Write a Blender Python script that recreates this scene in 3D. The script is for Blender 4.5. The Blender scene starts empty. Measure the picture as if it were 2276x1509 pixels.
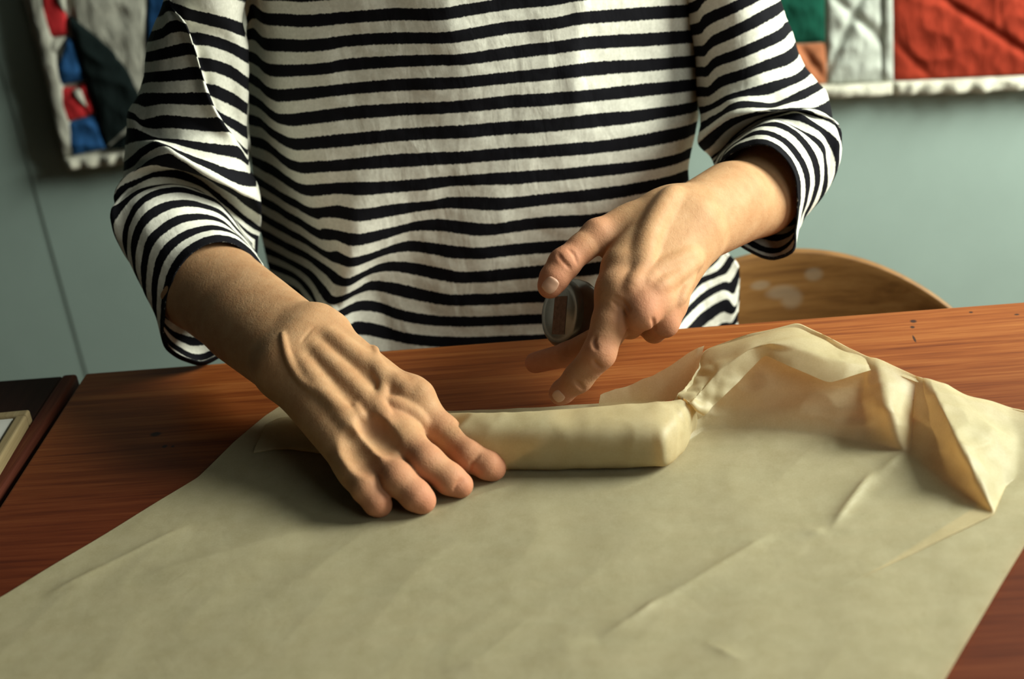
import bpy, bmesh, random
import numpy as np
from math import *

SC = bpy.context.scene
COL = SC.collection
rng = np.random.default_rng(7)

# ------------------------------------------------------------------ camera, sky, lights, exposure
F = 3161.0; CX, CY = 1138.0, 754.5
ZT = 0.80                                    # table top height
CAM = np.array([0.0, 0.0, ZT + 0.57])
PS, PP, RL = radians(4), radians(27), radians(7)
FW = np.array([-sin(PS)*cos(PP), cos(PS)*cos(PP), -sin(PP)])
R0 = np.array([cos(PS), sin(PS), 0.0]); U0 = np.cross(R0, FW)
RT = cos(RL)*R0 - sin(RL)*U0
UP = cos(RL)*U0 + sin(RL)*R0

from mathutils import Matrix, Vector
cd = bpy.data.cameras.new('camera'); co = bpy.data.objects.new('camera', cd); COL.objects.link(co)
cd.sensor_width = 36.0; cd.lens = F/2276.0*36.0
co.matrix_world = Matrix(((RT[0], UP[0], -FW[0], CAM[0]), (RT[1], UP[1], -FW[1], CAM[1]), (RT[2], UP[2], -FW[2], CAM[2]), (0, 0, 0, 1)))
cd.clip_start = 0.02
cd.dof.use_dof = True; cd.dof.focus_distance = 1.12; cd.dof.aperture_fstop = 4.5
SC.camera = co

w = bpy.data.worlds.new('world'); SC.world = w; w.use_nodes = True
w.node_tree.nodes['Background'].inputs[0].default_value = (0.50, 0.52, 0.45, 1)
w.node_tree.nodes['Background'].inputs[1].default_value = 0.012

def area_light(name, loc, target, sx, sy, power, color):
    l = bpy.data.lights.new(name, 'AREA'); l.shape = 'RECTANGLE'; l.size = sx; l.size_y = sy
    l.energy = power; l.color = color
    o = bpy.data.objects.new(name, l); COL.objects.link(o)
    o.location = loc
    o.rotation_euler = (Vector(target) - Vector(loc)).to_track_quat('-Z', 'Y').to_euler()
    return o
area_light('window_daylight', (1.66, 1.13, 1.72), (-0.1, 1.05, 0.90), 0.85, 0.90, 84.0, (0.97, 1.0, 0.86))
area_light('torso_fill', (1.35, -0.25, 1.85), (-0.05, 1.15, 0.95), 1.1, 1.1, 9.0, (0.95, 1.0, 0.88))  # added fill light that brightens the torso from the front

vs = SC.view_settings
vs.view_transform = 'Standard'; vs.look = 'None'; vs.gamma = 1.0; vs.use_curve_mapping = False
vs.exposure = 0.13

# ------------------------------------------------------------------ photogrammetry helpers (pixel + a real depth or height -> world)
def ray(px, py): return FW + RT*((px-CX)/F) - UP*((py-CY)/F)
def aw(px, py, d): return CAM + ray(px, py)*d
def az(px, py, z): r = ray(px, py); return CAM + r*((z-CAM[2])/r[2])
def ay(px, py, y): r = ray(px, py); return CAM + r*((y-CAM[1])/r[1])
def aplane(px, py, p, n): r = ray(px, py); return CAM + r*(np.dot(p-CAM, n)/np.dot(r, n))

def tag(o, label=None, cat=None, group=None, kind=None):
    if label: o['label'] = label
    if cat: o['category'] = cat
    if group: o['group'] = group
    if kind: o['kind'] = kind
    return o
def empty(name, loc, label=None, cat=None, group=None):
    o = bpy.data.objects.new(name, None); COL.objects.link(o); o.location = tuple(loc)
    o.empty_display_size = 0.05
    return tag(o, label, cat, group)
def parent_to(o, p):
    # every location here is a world location: the inverse only cancels the parent's own
    o.parent = p
    o.matrix_parent_inverse = Matrix.Translation(-Vector(p.location))
def mesh_obj(name, verts, faces, mat=None, parent=None, smooth=True, uv=None):
    me = bpy.data.meshes.new(name)
    verts = np.asarray(verts, float)
    me.from_pydata(verts.tolist(), [], faces if isinstance(faces, list) else faces.tolist())
    if smooth: me.polygons.foreach_set('use_smooth', [True]*len(me.polygons))
    if uv is not None:
        l = me.uv_layers.new(name='UVMap')
        vi = np.empty(len(me.loops), int); me.loops.foreach_get('vertex_index', vi)
        l.data.foreach_set('uv', np.asarray(uv, float)[vi].ravel())
    if mat: me.materials.append(mat)
    me.update()
    o = bpy.data.objects.new(name, me); COL.objects.link(o)
    if parent: parent_to(o, parent)
    return o
def grid_faces(n, m, closed=False):
    """n rows x m columns"""
    mm = m if closed else m-1
    i, j = np.meshgrid(np.arange(n-1), np.arange(mm), indexing='ij')
    j2 = (j+1) % m
    return np.stack([i*m+j, i*m+j2, (i+1)*m+j2, (i+1)*m+j], -1).reshape(-1, 4)
def bm_obj(name, bm, mat, parent=None, smooth=False):
    me = bpy.data.meshes.new(name); bm.normal_update(); bm.to_mesh(me); bm.free()
    if smooth: me.polygons.foreach_set('use_smooth', [True]*len(me.polygons))
    if mat: me.materials.append(mat)
    o = bpy.data.objects.new(name, me); COL.objects.link(o)
    if parent: parent_to(o, parent)
    return o
def box_bm(bm, lo, hi, bevel=0.0, rot=None):
    r = bmesh.ops.create_cube(bm, size=1.0)
    lo = Vector(lo); hi = Vector(hi)
    for v in r['verts']:
        v.co = Vector(((v.co.x+.5)*(hi.x-lo.x)+lo.x, (v.co.y+.5)*(hi.y-lo.y)+lo.y, (v.co.z+.5)*(hi.z-lo.z)+lo.z))
    if bevel:
        es = list({e for v in r['verts'] for e in v.link_edges})
        bmesh.ops.bevel(bm, geom=es, offset=bevel, segments=3, affect='EDGES', profile=0.5)
def box(name, lo, hi, mat, parent=None, bevel=0.0):
    bm = bmesh.new(); box_bm(bm, lo, hi, bevel)
    return bm_obj(name, bm, mat, parent)
def vnoise(p, scale, seed=0, oct=3):
    """cheap smooth value noise on (N,k) points, -1..1"""
    r = np.random.default_rng(seed); out = 0; a = 1.0; tot = 0
    p = np.asarray(p, float)
    for o in range(oct):
        acc = 0
        for q in range(5):
            k = r.normal(size=p.shape[-1]); k = k/np.linalg.norm(k)*scale*(0.7+0.6*r.random())
            acc = acc + np.sin(p@k*2*pi + r.random()*6.28)
        out = out + a*acc/3.2; tot += a; a *= 0.5; scale *= 2.1
    return out/tot
def ridge(p, scale, seed=0):
    return 1-2*np.abs(vnoise(p, scale, seed, 2))
def catmull(P, n, closed=False):
    """resample polyline P (k,d) to n points evenly by arc length through a smooth curve"""
    P = np.asarray(P, float); k = len(P)
    if k == 2:
        t = np.linspace(0, 1, n)[:, None]; return P[0]*(1-t)+P[1]*t
    Q = np.vstack([2*P[0]-P[1], P, 2*P[-1]-P[-2]])
    out = []
    for i in range(k-1):
        p0, p1, p2, p3 = Q[i:i+4]
        t = np.linspace(0, 1, 16, endpoint=False)[:, None]
        out.append(0.5*((2*p1)+(-p0+p2)*t+(2*p0-5*p1+4*p2-p3)*t*t+(-p0+3*p1-3*p2+p3)*t**3))
    out = np.vstack(out+[P[-1:]])
    s = np.r_[0, np.cumsum(np.linalg.norm(np.diff(out[:, :2], axis=0), axis=1))]
    u = np.linspace(0, s[-1], n)
    return np.stack([np.interp(u, s, out[:, i]) for i in range(out.shape[1])], 1)

# ------------------------------------------------------------------ materials
def mat_new(name):
    m = bpy.data.materials.new(name); m.use_nodes = True
    nt = m.node_tree; b = nt.nodes['Principled BSDF']
    return m, nt, b
def N(nt, typ, **kw):
    n = nt.nodes.new(typ)
    for k, v in kw.items(): setattr(n, k, v)
    return n
def L(nt, a, b): nt.links.new(a, b)
def mapping(nt, scale, coord='Object', loc=(0, 0, 0), rot=(0, 0, 0)):
    tc = N(nt, 'ShaderNodeTexCoord'); mp = N(nt, 'ShaderNodeMapping')
    mp.inputs['Scale'].default_value = scale; mp.inputs['Location'].default_value = loc; mp.inputs['Rotation'].default_value = rot
    L(nt, tc.outputs[coord], mp.inputs['Vector']); return mp.outputs[0]
def noise(nt, vec, scale, detail=4, rough=0.6, dist=0.0):
    n = N(nt, 'ShaderNodeTexNoise'); n.inputs['Scale'].default_value = scale; n.inputs['Detail'].default_value = detail
    n.inputs['Roughness'].default_value = rough; n.inputs['Distortion'].default_value = dist
    L(nt, vec, n.inputs['Vector']); return n.outputs['Fac']
def ramp(nt, fac, stops):
    r = N(nt, 'ShaderNodeValToRGB'); e = r.color_ramp.elements
    while len(e) < len(stops): e.new(0.5)
    for i, (p, c) in enumerate(stops):
        e[i].position = p; e[i].color = (*c, 1) if len(c) == 3 else c
    L(nt, fac, r.inputs[0]); return r.outputs[0]
def bump(nt, h, strength, dist, b, prev=None):
    n = N(nt, 'ShaderNodeBump'); n.inputs['Strength'].default_value = strength; n.inputs['Distance'].default_value = dist
    L(nt, h, n.inputs['Height'])
    if prev is not None: L(nt, prev, n.inputs['Normal'])
    if b is not None: L(nt, n.outputs[0], b.inputs['Normal'])
    return n.outputs[0]
def mixc(nt, fac, a, b_, mode='MIX'):
    n = N(nt, 'ShaderNodeMix'); n.data_type = 'RGBA'; n.blend_type = mode
    for s, v in ((0, fac), (6, a), (7, b_)):
        if hasattr(v, 'links') or hasattr(v, 'is_linked'): L(nt, v, n.inputs[s])
        elif s == 0: n.inputs[0].default_value = v
        else: n.inputs[s].default_value = (*v, 1)
    return n.outputs[2]
def math_n(nt, op, a, b_=None, clamp=False):
    n = N(nt, 'ShaderNodeMath'); n.operation = op; n.use_clamp = clamp
    for i, v in ((0, a), (1, b_)):
        if v is None: continue
        if hasattr(v, 'is_linked'): L(nt, v, n.inputs[i])
        else: n.inputs[i].default_value = v
    return n.outputs[0]

def mat_plain(name, col, rough=0.6, nscale=40, namt=0.15, bscale=200, bstr=0.1, bdist=0.001, spec=0.4):
    m, nt, b = mat_new(name)
    v = mapping(nt, (1, 1, 1))
    f = noise(nt, v, nscale, 5)
    c1 = tuple(c*(1-namt) for c in col); c2 = tuple(min(1, c*(1+namt)) for c in col)
    L(nt, ramp(nt, f, [(0.3, c1), (0.7, c2)]), b.inputs['Base Color'])
    b.inputs['Roughness'].default_value = rough
    b.inputs['Specular IOR Level'].default_value = spec
    bump(nt, noise(nt, v, bscale, 4), bstr, bdist, b)
    return m

def mat_wood(name, dark, mid, light, along='x', grain=95.0, rough=0.42, spots=(), rotz=0.0, coat=0.12, spot_col=(0.012, 0.010, 0.012), spot_axis='y', spot_amt=0.88, near_tint=None, spec=0.4):
    m, nt, b = mat_new(name)
    sc = (0.035, 1, 1) if along == 'x' else ((1, 0.035, 1) if along == 'y' else (1, 1, 0.035))
    v = mapping(nt, sc, rot=(0, 0, rotz))
    f1 = noise(nt, v, grain, 6, 0.68, 0.4)
    f2 = noise(nt, v, grain*3.3, 3, 0.7)
    f3 = noise(nt, mapping(nt, tuple(s*0.5+0.05 for s in sc)), 9, 3)
    f = math_n(nt, 'ADD', math_n(nt, 'MULTIPLY', f1, 0.62), math_n(nt, 'MULTIPLY', f2, 0.38))
    c = ramp(nt, f, [(0.36, dark), (0.49, mid), (0.62, light)])
    c = mixc(nt, math_n(nt, 'MULTIPLY', f3, 0.30), c, mid)
    if near_tint:  # tint multiplied in smoothly towards the near side of the top
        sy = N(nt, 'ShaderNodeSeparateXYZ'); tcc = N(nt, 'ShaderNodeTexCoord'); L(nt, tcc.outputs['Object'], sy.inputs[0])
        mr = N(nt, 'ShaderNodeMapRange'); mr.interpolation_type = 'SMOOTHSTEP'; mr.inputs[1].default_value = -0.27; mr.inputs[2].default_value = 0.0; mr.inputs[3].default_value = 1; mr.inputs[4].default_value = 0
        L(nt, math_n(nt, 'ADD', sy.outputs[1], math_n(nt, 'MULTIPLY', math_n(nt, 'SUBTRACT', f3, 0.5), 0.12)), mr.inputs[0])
        c = mixc(nt, mr.outputs[0], c, mixc(nt, 1.0, c, near_tint, 'MULTIPLY'))
    if spots:
        tc = N(nt, 'ShaderNodeTexCoord'); acc = None
        for (x, y, r, el) in spots:
            mp = N(nt, 'ShaderNodeMapping'); mp.vector_type = 'TEXTURE'
            mp.inputs['Location'].default_value = (x, y, 0) if spot_axis == 'y' else (x, 0, y); mp.inputs['Scale'].default_value = (r, r*el, 10) if spot_axis == 'y' else (r, 10, r*el)
            L(nt, tc.outputs['Object'], mp.inputs['Vector'])
            ln = N(nt, 'ShaderNodeVectorMath'); ln.operation = 'LENGTH'; L(nt, mp.outputs[0], ln.inputs[0])
            s = N(nt, 'ShaderNodeMapRange'); s.inputs[1].default_value = 0.7; s.inputs[2].default_value = 1.3
            s.inputs[3].default_value = 1; s.inputs[4].default_value = 0
            L(nt, ln.outputs['Value'], s.inputs[0])
            acc = s.outputs[0] if acc is None else math_n(nt, 'MAXIMUM', acc, s.outputs[0])
        c = mixc(nt, math_n(nt, 'MULTIPLY', acc, spot_amt), c, spot_col)
    L(nt, c, b.inputs['Base Color'])
    b.inputs['Roughness'].default_value = rough; b.inputs['Specular IOR Level'].default_value = spec
    b.inputs['Coat Weight'].default_value = coat; b.inputs['Coat Roughness'].default_value = 0.35
    bump(nt, f, 0.25, 0.0006, b)
    return m

def mat_skin():
    m, nt, b = mat_new('skin')
    v = mapping(nt, (1, 1, 1))
    f = noise(nt, v, 60, 5, 0.65)
    base = ramp(nt, f, [(0.30, (0.41, 0.218, 0.108)), (0.55, (0.465, 0.268, 0.140)), (0.75, (0.50, 0.305, 0.170))])
    at = N(nt, 'ShaderNodeAttribute'); at.attribute_name = 'flush_shade'
    red = mixc(nt, math_n(nt, 'MULTIPLY', noise(nt, v, 110, 4), 1.0), (0.43, 0.150, 0.088), (0.51, 0.215, 0.135))
    c = mixc(nt, at.outputs['Fac'], base, red)
    frk = ramp(nt, noise(nt, v, 330, 2), [(0.60, (0, 0, 0)), (0.74, (1, 1, 1))])
    c = mixc(nt, math_n(nt, 'MULTIPLY', frk, 0.16), c, (0.34, 0.13, 0.06))
    L(nt, c, b.inputs['Base Color'])
    b.inputs['Roughness'].default_value = 0.60; b.inputs['Specular IOR Level'].default_value = 0.14
    b.inputs['Subsurface Weight'].default_value = 0.12
    b.inputs['Subsurface Radius'].default_value = (0.006, 0.002, 0.001); b.inputs['Subsurface Scale'].default_value = 1.0
    vo = N(nt, 'ShaderNodeTexVoronoi'); vo.inputs['Scale'].default_value = 700; L(nt, v, vo.inputs['Vector'])
    n1 = bump(nt, vo.outputs['Distance'], 0.22, 0.0004, None)
    n2 = bump(nt, noise(nt, v, 190, 4, 0.6, 0.8), 0.45, 0.0008, b, n1)
    return m

def mat_shirt():
    m, nt, b = mat_new('striped_jersey')
    uv = N(nt, 'ShaderNodeUVMap'); uv.uv_map = 'UVMap'
    sp = N(nt, 'ShaderNodeSeparateXYZ'); L(nt, uv.outputs[0], sp.inputs[0])
    v = mapping(nt, (1, 1, 1))
    wob = math_n(nt, 'MULTIPLY', math_n(nt, 'SUBTRACT', noise(nt, v, 420, 2), 0.5), 0.10)
    fr = math_n(nt, 'FRACT', math_n(nt, 'ADD', sp.outputs[1], math_n(nt, 'ADD', wob, 50.0)))
    st = ramp(nt, fr, [(0.0, (0, 0, 0)), (0.02, (1, 1, 1)), (0.50, (1, 1, 1)), (0.54, (0, 0, 0))])
    wh = ramp(nt, noise(nt, v, 320, 3), [(0.3, (0.70, 0.695, 0.61)), (0.7, (0.84, 0.835, 0.75))])
    bk = (0.0075, 0.0075, 0.010)
    L(nt, mixc(nt, st, wh, bk), b.inputs['Base Color'])
    b.inputs['Roughness'].default_value = 0.9; b.inputs['Specular IOR Level'].default_value = 0.08
    b.inputs['Sheen Weight'].default_value = 0.0
    n1 = bump(nt, noise(nt, v, 900, 2), 0.25, 0.0005, None)
    n2 = bump(nt, noise(nt, mapping(nt, (1.4, 1.4, 0.5)), 34, 3, 0.5, 0.5), 0.40, 0.004, b, n1)
    return m

def mat_paper():
    m, nt, b = mat_new('brown_paper')
    out = nt.nodes['Material Output']; nt.nodes.remove(b)
    v = mapping(nt, (1, 1, 1))
    f = noise(nt, v, 55, 6, 0.7)
    fine = noise(nt, v, 700, 3, 0.7)
    f = math_n(nt, 'ADD', math_n(nt, 'MULTIPLY', f, 0.6), math_n(nt, 'MULTIPLY', fine, 0.4))
    c = ramp(nt, f, [(0.36, (0.60, 0.545, 0.325)), (0.62, (0.73, 0.675, 0.435))])
    n1 = bump(nt, noise(nt, v, 420, 3), 0.16, 0.0004, None)
    rg = noise(nt, v, 17, 4, 0.5, 0.6)
    rg = math_n(nt, 'ABSOLUTE', math_n(nt, 'SUBTRACT', rg, 0.5))
    n2 = bump(nt, rg, 0.14, 0.006, None, n1)
    d = N(nt, 'ShaderNodeBsdfDiffuse'); t = N(nt, 'ShaderNodeBsdfTranslucent'); g = N(nt, 'ShaderNodeBsdfGlossy'); tr = N(nt, 'ShaderNodeBsdfTransparent')
    g.inputs['Roughness'].default_value = 0.5
    L(nt, c, d.inputs[0]); L(nt, n2, d.inputs['Normal']); L(nt, n2, g.inputs['Normal'])
    tcol = mixc(nt, 0.6, c, (0.80, 0.46, 0.19)); L(nt, tcol, t.inputs[0])
    tr.inputs[0].default_value = (0.95, 0.80, 0.58, 1)
    m1 = N(nt, 'ShaderNodeMixShader'); m1.inputs[0].default_value = 0.48; L(nt, d.outputs[0], m1.inputs[1]); L(nt, t.outputs[0], m1.inputs[2])
    m2 = N(nt, 'ShaderNodeMixShader'); m2.inputs[0].default_value = 0.035; L(nt, m1.outputs[0], m2.inputs[1]); L(nt, g.outputs[0], m2.inputs[2])
    m3 = N(nt, 'ShaderNodeMixShader'); m3.inputs[0].default_value = 0.13; L(nt, m2.outputs[0], m3.inputs[1]); L(nt, tr.outputs[0], m3.inputs[2])
    L(nt, m3.outputs[0], out.inputs[0])
    return m

def mat_cloth(name, col, amt=0.22):
    m, nt, b = mat_new(name)
    v = mapping(nt, (1, 1, 1))
    f = noise(nt, v, 38, 5, 0.7)
    L(nt, ramp(nt, f, [(0.3, tuple(c*(1-amt) for c in col)), (0.7, tuple(c*(1+amt) for c in col))]), b.inputs['Base Color'])
    b.inputs['Roughness'].default_value = 0.95; b.inputs['Specular IOR Level'].default_value = 0.1
    n1 = bump(nt, noise(nt, v, 900, 2), 0.3, 0.0008, None)
    bump(nt, noise(nt, mapping(nt, (1, 1, 0.35)), 45, 3, 0.6, 1.0), 0.5, 0.006, b, n1)
    return m

# ------------------------------------------------------------------ the room
YW = 1.92
M_wall = mat_plain('blue_grey_paint', (0.345, 0.455, 0.42), 0.75, 6, 0.05, 220, 0.15, 0.0008, 0.25)
M_floor = mat_wood('floor_boards', (0.10, 0.05, 0.025), (0.17, 0.085, 0.04), (0.23, 0.12, 0.06), 'x', 40)
XL = -0.795
tag(box('floor', (-3.0, -1.2, -0.04), (2.6, YW+0.1, 0.0), M_floor), kind='structure')
tag(box('wall_back', (XL, YW, 0.0), (2.6, YW+0.15, 2.5), M_wall), kind='structure')
tag(box('wall_left', (-3.0, YW+0.0015, 0.0), (XL, YW+0.15, 2.5), M_wall), kind='structure')      # stands a little further back than the rest

# ------------------------------------------------------------------ the table
e0, e1 = az(0, 820, ZT), az(2276, 645, ZT)
TA = atan2(e1[1]-e0[1], e1[0]-e0[0])                # table's long edge direction
TX = np.array([cos(TA), sin(TA), 0]); TY = np.array([-sin(TA), cos(TA), 0])
gpt = az(190, 829, ZT)                               # left end of the table at its far edge
TLEN, TDEP = 1.45, 0.86
def tloc(a, b, z): return gpt + TX*a - TY*b + np.array([0, 0, z-ZT])
spots = []
for (px, py, r, el) in [(1930, 688, .0026, .8), (1885, 682, .0014, .8), (2007, 669, .0026, .7), (2022, 661, .0022, .5), (2030, 714, .0026, 1.1), (2028, 727, .0018, 1.2),
                        (2032, 753, .0010, 6), (2127, 662, .0013, 1.2), (2158, 694, .0016, 1.0), (2260, 699, .0020, .7), (2140, 655, .0012, .6), (346, 965, .0045, .8), (366, 992, .0022, 1.0), (384, 992, .0014, 1.0)]:
    p = az(px, py, ZT) - gpt
    spots.append((float(p@TX), float(p@TY), r, el))
M_table = mat_wood('oak_table_top', (0.130, 0.028, 0.0070), (0.255, 0.070, 0.0155), (0.36, 0.125, 0.033), 'x', 95, 0.50, spots, coat=0.0, spec=0.18, near_tint=(0.36, 0.24, 0.28))
M_tleg = mat_wood('oak_table_legs', (0.16, 0.06, 0.02), (0.29, 0.12, 0.04), (0.38, 0.17, 0.07), 'z', 80)
def rot_obj(o, p, a): o.location = tuple(p); o.rotation_euler = (0, 0, a)
table = empty('work_table', (*gpt[:2], 0), 'orange brown oak work table with pale streaky grain and small dark nail holes', 'table')
table.rotation_euler = (0, 0, TA)
def tbox(name, lo, hi, mat, bevel, par):
    bm = bmesh.new(); box_bm(bm, lo, hi, bevel); o = bm_obj(name, bm, mat); o.parent = par; return o
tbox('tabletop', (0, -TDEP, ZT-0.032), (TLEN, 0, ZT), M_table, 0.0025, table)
for a in (0.07, TLEN-0.13):
    for b in (-TDEP+0.07, -0.13):
        tbox('leg', (a, b, 0), (a+0.06, b+0.06, ZT-0.032), M_tleg, 0.004, table)
for (lo, hi) in (((0.13, -0.115, ZT-0.12), (TLEN-0.13, -0.095, ZT-0.032)), ((0.13, -TDEP+0.09, ZT-0.12), (TLEN-0.13, -TDEP+0.11, ZT-0.032)),
                 ((0.09, -TDEP+0.13, ZT-0.12), (0.11, -0.13, ZT-0.032)), ((TLEN-0.11, -TDEP+0.13, ZT-0.12), (TLEN-0.09, -0.13, ZT-0.032))):
    tbox('apron', lo, hi, M_tleg, 0.002, table)

# dark side table butted against the left end
M_dark = mat_wood('dark_stained_wood', (0.014, 0.005, 0.004), (0.022, 0.008, 0.006), (0.032, 0.012, 0.008), 'y', 60, 0.6, coat=0.0, spec=0.1)
M_edge = mat_wood('worn_table_edge', (0.05, 0.013, 0.008), (0.085, 0.022, 0.012), (0.16, 0.055, 0.026), 'y', 60, 0.6, coat=0.0, spec=0.1)
SW = 0.30
side = empty('side_table', (*gpt[:2], 0), 'dark stained side table with worn reddish edge at left end of oak table', 'table')
gb = az(0, 1062, ZT); SA = atan2(gpt[1]-gb[1], gpt[0]-gb[0]) - pi/2
side.rotation_euler = (0, 0, TA)
tbox('tabletop', (-SW, -0.62, ZT-0.03), (-0.022, 0.0, ZT-0.001), M_dark, 0.002, side)
tbox('edge_band', (-0.0215, -0.62, ZT-0.03), (-0.0075, 0.0, ZT+0.0005), M_edge, 0.003, side)['label'] = 'worn reddish wooden edge strip'
for a in (-SW+0.02, -0.08):
    for b in (-0.60, -0.06):
        tbox('leg', (a, b, 0), (a+0.045, b+0.045, ZT-0.03), M_dark, 0.003, side)

# picture frame lying on the side table
M_frame = mat_wood('bare_frame_wood', (0.20, 0.145, 0.07), (0.29, 0.22, 0.115), (0.37, 0.30, 0.175), 'y', 60, 0.6, spec=0.2)
M_mat = mat_plain('white_mount_card', (0.62, 0.62, 0.58), 0.85, 30, 0.06)
fc = az(66, 909, ZT+0.012)
fr = empty('picture_frame', (fc[0], fc[1], ZT), 'bare pale wood picture frame lying flat with white mount', 'picture frame')
dgb = az(0, 1018, ZT+0.012) - fc
fr.rotation_euler = (0, 0, atan2(-dgb[1], -dgb[0]) - pi/2)
FWD, FDP, FB = 0.20, 0.26, 0.0095
zt = 0.012
tbox('rail', (-FWD, -FB, 0), (0, 0, zt), M_frame, 0.002, fr); tbox('rail', (-FWD, -FDP, 0), (0, -FDP+FB, zt), M_frame, 0.002, fr)
tbox('stile', (-FB, -FDP+FB, 0), (0, -FB, zt), M_frame, 0.002, fr); tbox('stile', (-FWD, -FDP+FB, 0), (-FWD+FB, -FB, zt), M_frame, 0.002, fr)
tbox('inner_bead', (-FB-0.003, -FDP+FB, 0), (-FB, -FB-0.0, zt-0.003), M_frame, 0.001, fr)
tbox('mount_card', (-FWD+FB, -FDP+FB, 0.001), (-FB-0.003, -FB, 0.0095), M_mat, 0.0, fr)

# ------------------------------------------------------------------ the quilt on the wall
YQ = YW - 0.022
C_red = mat_cloth('red_cotton', (0.50, 0.030, 0.035)); C_blue = mat_cloth('blue_cotton', (0.025, 0.10, 0.27)); C_dark = mat_cloth('black_green_cotton', (0.008, 0.014, 0.014))
C_lin = mat_cloth('grey_linen', (0.43, 0.43, 0.37)); C_gry = mat_cloth('pale_grey_linen', (0.50, 0.54, 0.49)); C_grn = mat_cloth('dark_green_cotton', (0.008, 0.075, 0.048))
C_brn = mat_cloth('orange_brown_cotton', (0.36, 0.135, 0.065)); C_rust = mat_cloth('rust_red_cotton', (0.30, 0.036, 0.018)); C_bind = mat_cloth('off_white_binding', (0.58, 0.57, 0.48))
quilt = empty('patchwork_quilt', (0, YW, 0.73), 'large patchwork quilt hanging flat on the blue grey wall', 'quilt')
def patch(name, quad, mat, depth=0.010, n=(26, 26), grooves=(), bulge=0.0, label=None, world=False, pucker=0.0, base=0.0):
    """puffed, stitched piece of cloth on the quilt's face; quad = 4 corners (px) in order TL TR BR BL; bulge bows the TR-BR side"""
    Q = [np.array(ay(px, py, YQ))[[0, 2]] if not world else np.array((px, py)) for px, py in quad]
    nu, nv = n
    u, v = np.meshgrid(np.linspace(0, 1, nu), np.linspace(0, 1, nv))
    P = (Q[0][None, None]*(1-u[..., None])+Q[1][None, None]*u[..., None])*(1-v[..., None]) + (Q[3][None, None]*(1-u[..., None])+Q[2][None, None]*u[..., None])*v[..., None]
    if bulge:
        d = Q[2]-Q[1]; nrm = np.array([-d[1], d[0]]); P = P + (u*np.sin(pi*v))[..., None]*nrm*bulge
    puff = (np.clip(4*u*(1-u), 0, 1)*np.clip(4*v*(1-v), 0, 1))**0.28
    X = P.reshape(-1, 2)
    h = depth*puff*(0.8+0.25*vnoise(X, 9, 3).reshape(u.shape)) + 0.0022*puff*ridge(X, 14, 5).reshape(u.shape)
    for (a, b) in grooves:
        a = np.array(ay(*a, YQ))[[0, 2]]; b = np.array(ay(*b, YQ))[[0, 2]]; d = (b-a)/np.linalg.norm(b-a)
        dist = np.abs((P[..., 0]-a[0])*d[1]-(P[..., 1]-a[1])*d[0]); h = h*(1-0.75*np.exp(-(dist/0.006)**2))
    if pucker:
        h = h*(1+0.28*np.sin(P[..., 0]*2*pi/pucker+5*vnoise(X, 5, 9).reshape(u.shape))+0.2*vnoise(X*[1, .2], 30, 12).reshape(u.shape))
    V = np.stack([P[..., 0], YQ-base-h, P[..., 1]], -1).reshape(-1, 3)
    f = grid_faces(nv, nu)
    o = mesh_obj(name, V, f, mat, quilt)
    if label: o['label'] = label
    return o
pl, pr = ay(150, 372, YQ), ay(2276, 200, YQ)
qx0, qz0 = float(pl[0]), 0.735
box('backing', (qx0, YQ, qz0+0.004), (0.95, YW-0.001, 1.75), C_lin, quilt, 0.003)
# left side
patch('border', [(52, -60), (92, -60), (172, 338), (140, 350)], C_lin, 0.012, (10, 60))
patch('patch', [(88, -60), (138, -60), (152, 78), (90, 86)], C_red, label='red cotton patch at upper left')
patch('patch', [(118, -45), (146, -40), (148, 30), (128, 0)], C_lin, 0.011, (12, 12), label='small pale grey triangle patch', base=0.002)
patch('patch', [(90, 86), (152, 78), (120, 125), (108, 130)], C_lin, 0.010, (14, 14), label='small pale grey triangle patch')
patch('patch', [(152, 78), (168, 92), (192, 178), (118, 192)], C_blue, label='blue cotton patch')
patch('patch', [(90, 90), (108, 130), (118, 192), (112, 190)], C_blue, 0.008, (10, 16))
patch('patch', [(120, 194), (172, 192), (196, 258), (142, 272)], C_red, label='lower red cotton patch')
patch('patch', [(172, 192), (192, 180), (212, 250), (196, 258)], C_red, 0.008, (10, 16))
patch('patch', [(160, 196), (184, 192), (200, 240), (178, 222)], C_lin, 0.0115, (10, 12), label='small pale grey triangle patch', base=0.001)
patch('patch', [(142, 274), (214, 254), (238, 330), (160, 346)], C_blue, label='lower blue cotton patch')
patch('patch', [(140, -70), (330, -85), (322, 330), (236, 334)], C_lin, 0.008, (30, 40), label='beige grey linen block')
patch('patch', [(152, 36), (158, 34), (330, 250), (236, 331)], C_dark, 0.013, (36, 40), bulge=0.12, label='almost black curved patch', base=0.001)
patch('patch', [(236, 331), (330, 248), (420, 318), (236, 331)], C_dark, 0.013, (20, 16))
patch('patch', [(330, -85), (420, -95), (440, 310), (322, 330)], C_blue, label='blue cotton patch behind the sleeve')
patch('binding', [(140, 350), (460, 316), (462, 342), (150, 377)], C_bind, 0.017, (60, 10), pucker=0.028)
# middle, behind the person
for i, (a, b) in enumerate(((440, 760), (760, 1080), (1080, 1400), (1400, 1712))):
    ya, yb = 322-(a-440)*0.105, 322-(b-440)*0.105
    patch('patch', [(a-10, -130), (b-10, -130), (b, yb-6), (a, ya-6)], (C_lin, C_grn, C_gry, C_brn)[i])
    patch('binding', [(a, ya-6), (b, yb-6), (b, yb+22), (a, ya+22)], C_bind, 0.017, (50, 10), pucker=0.028)
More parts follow.
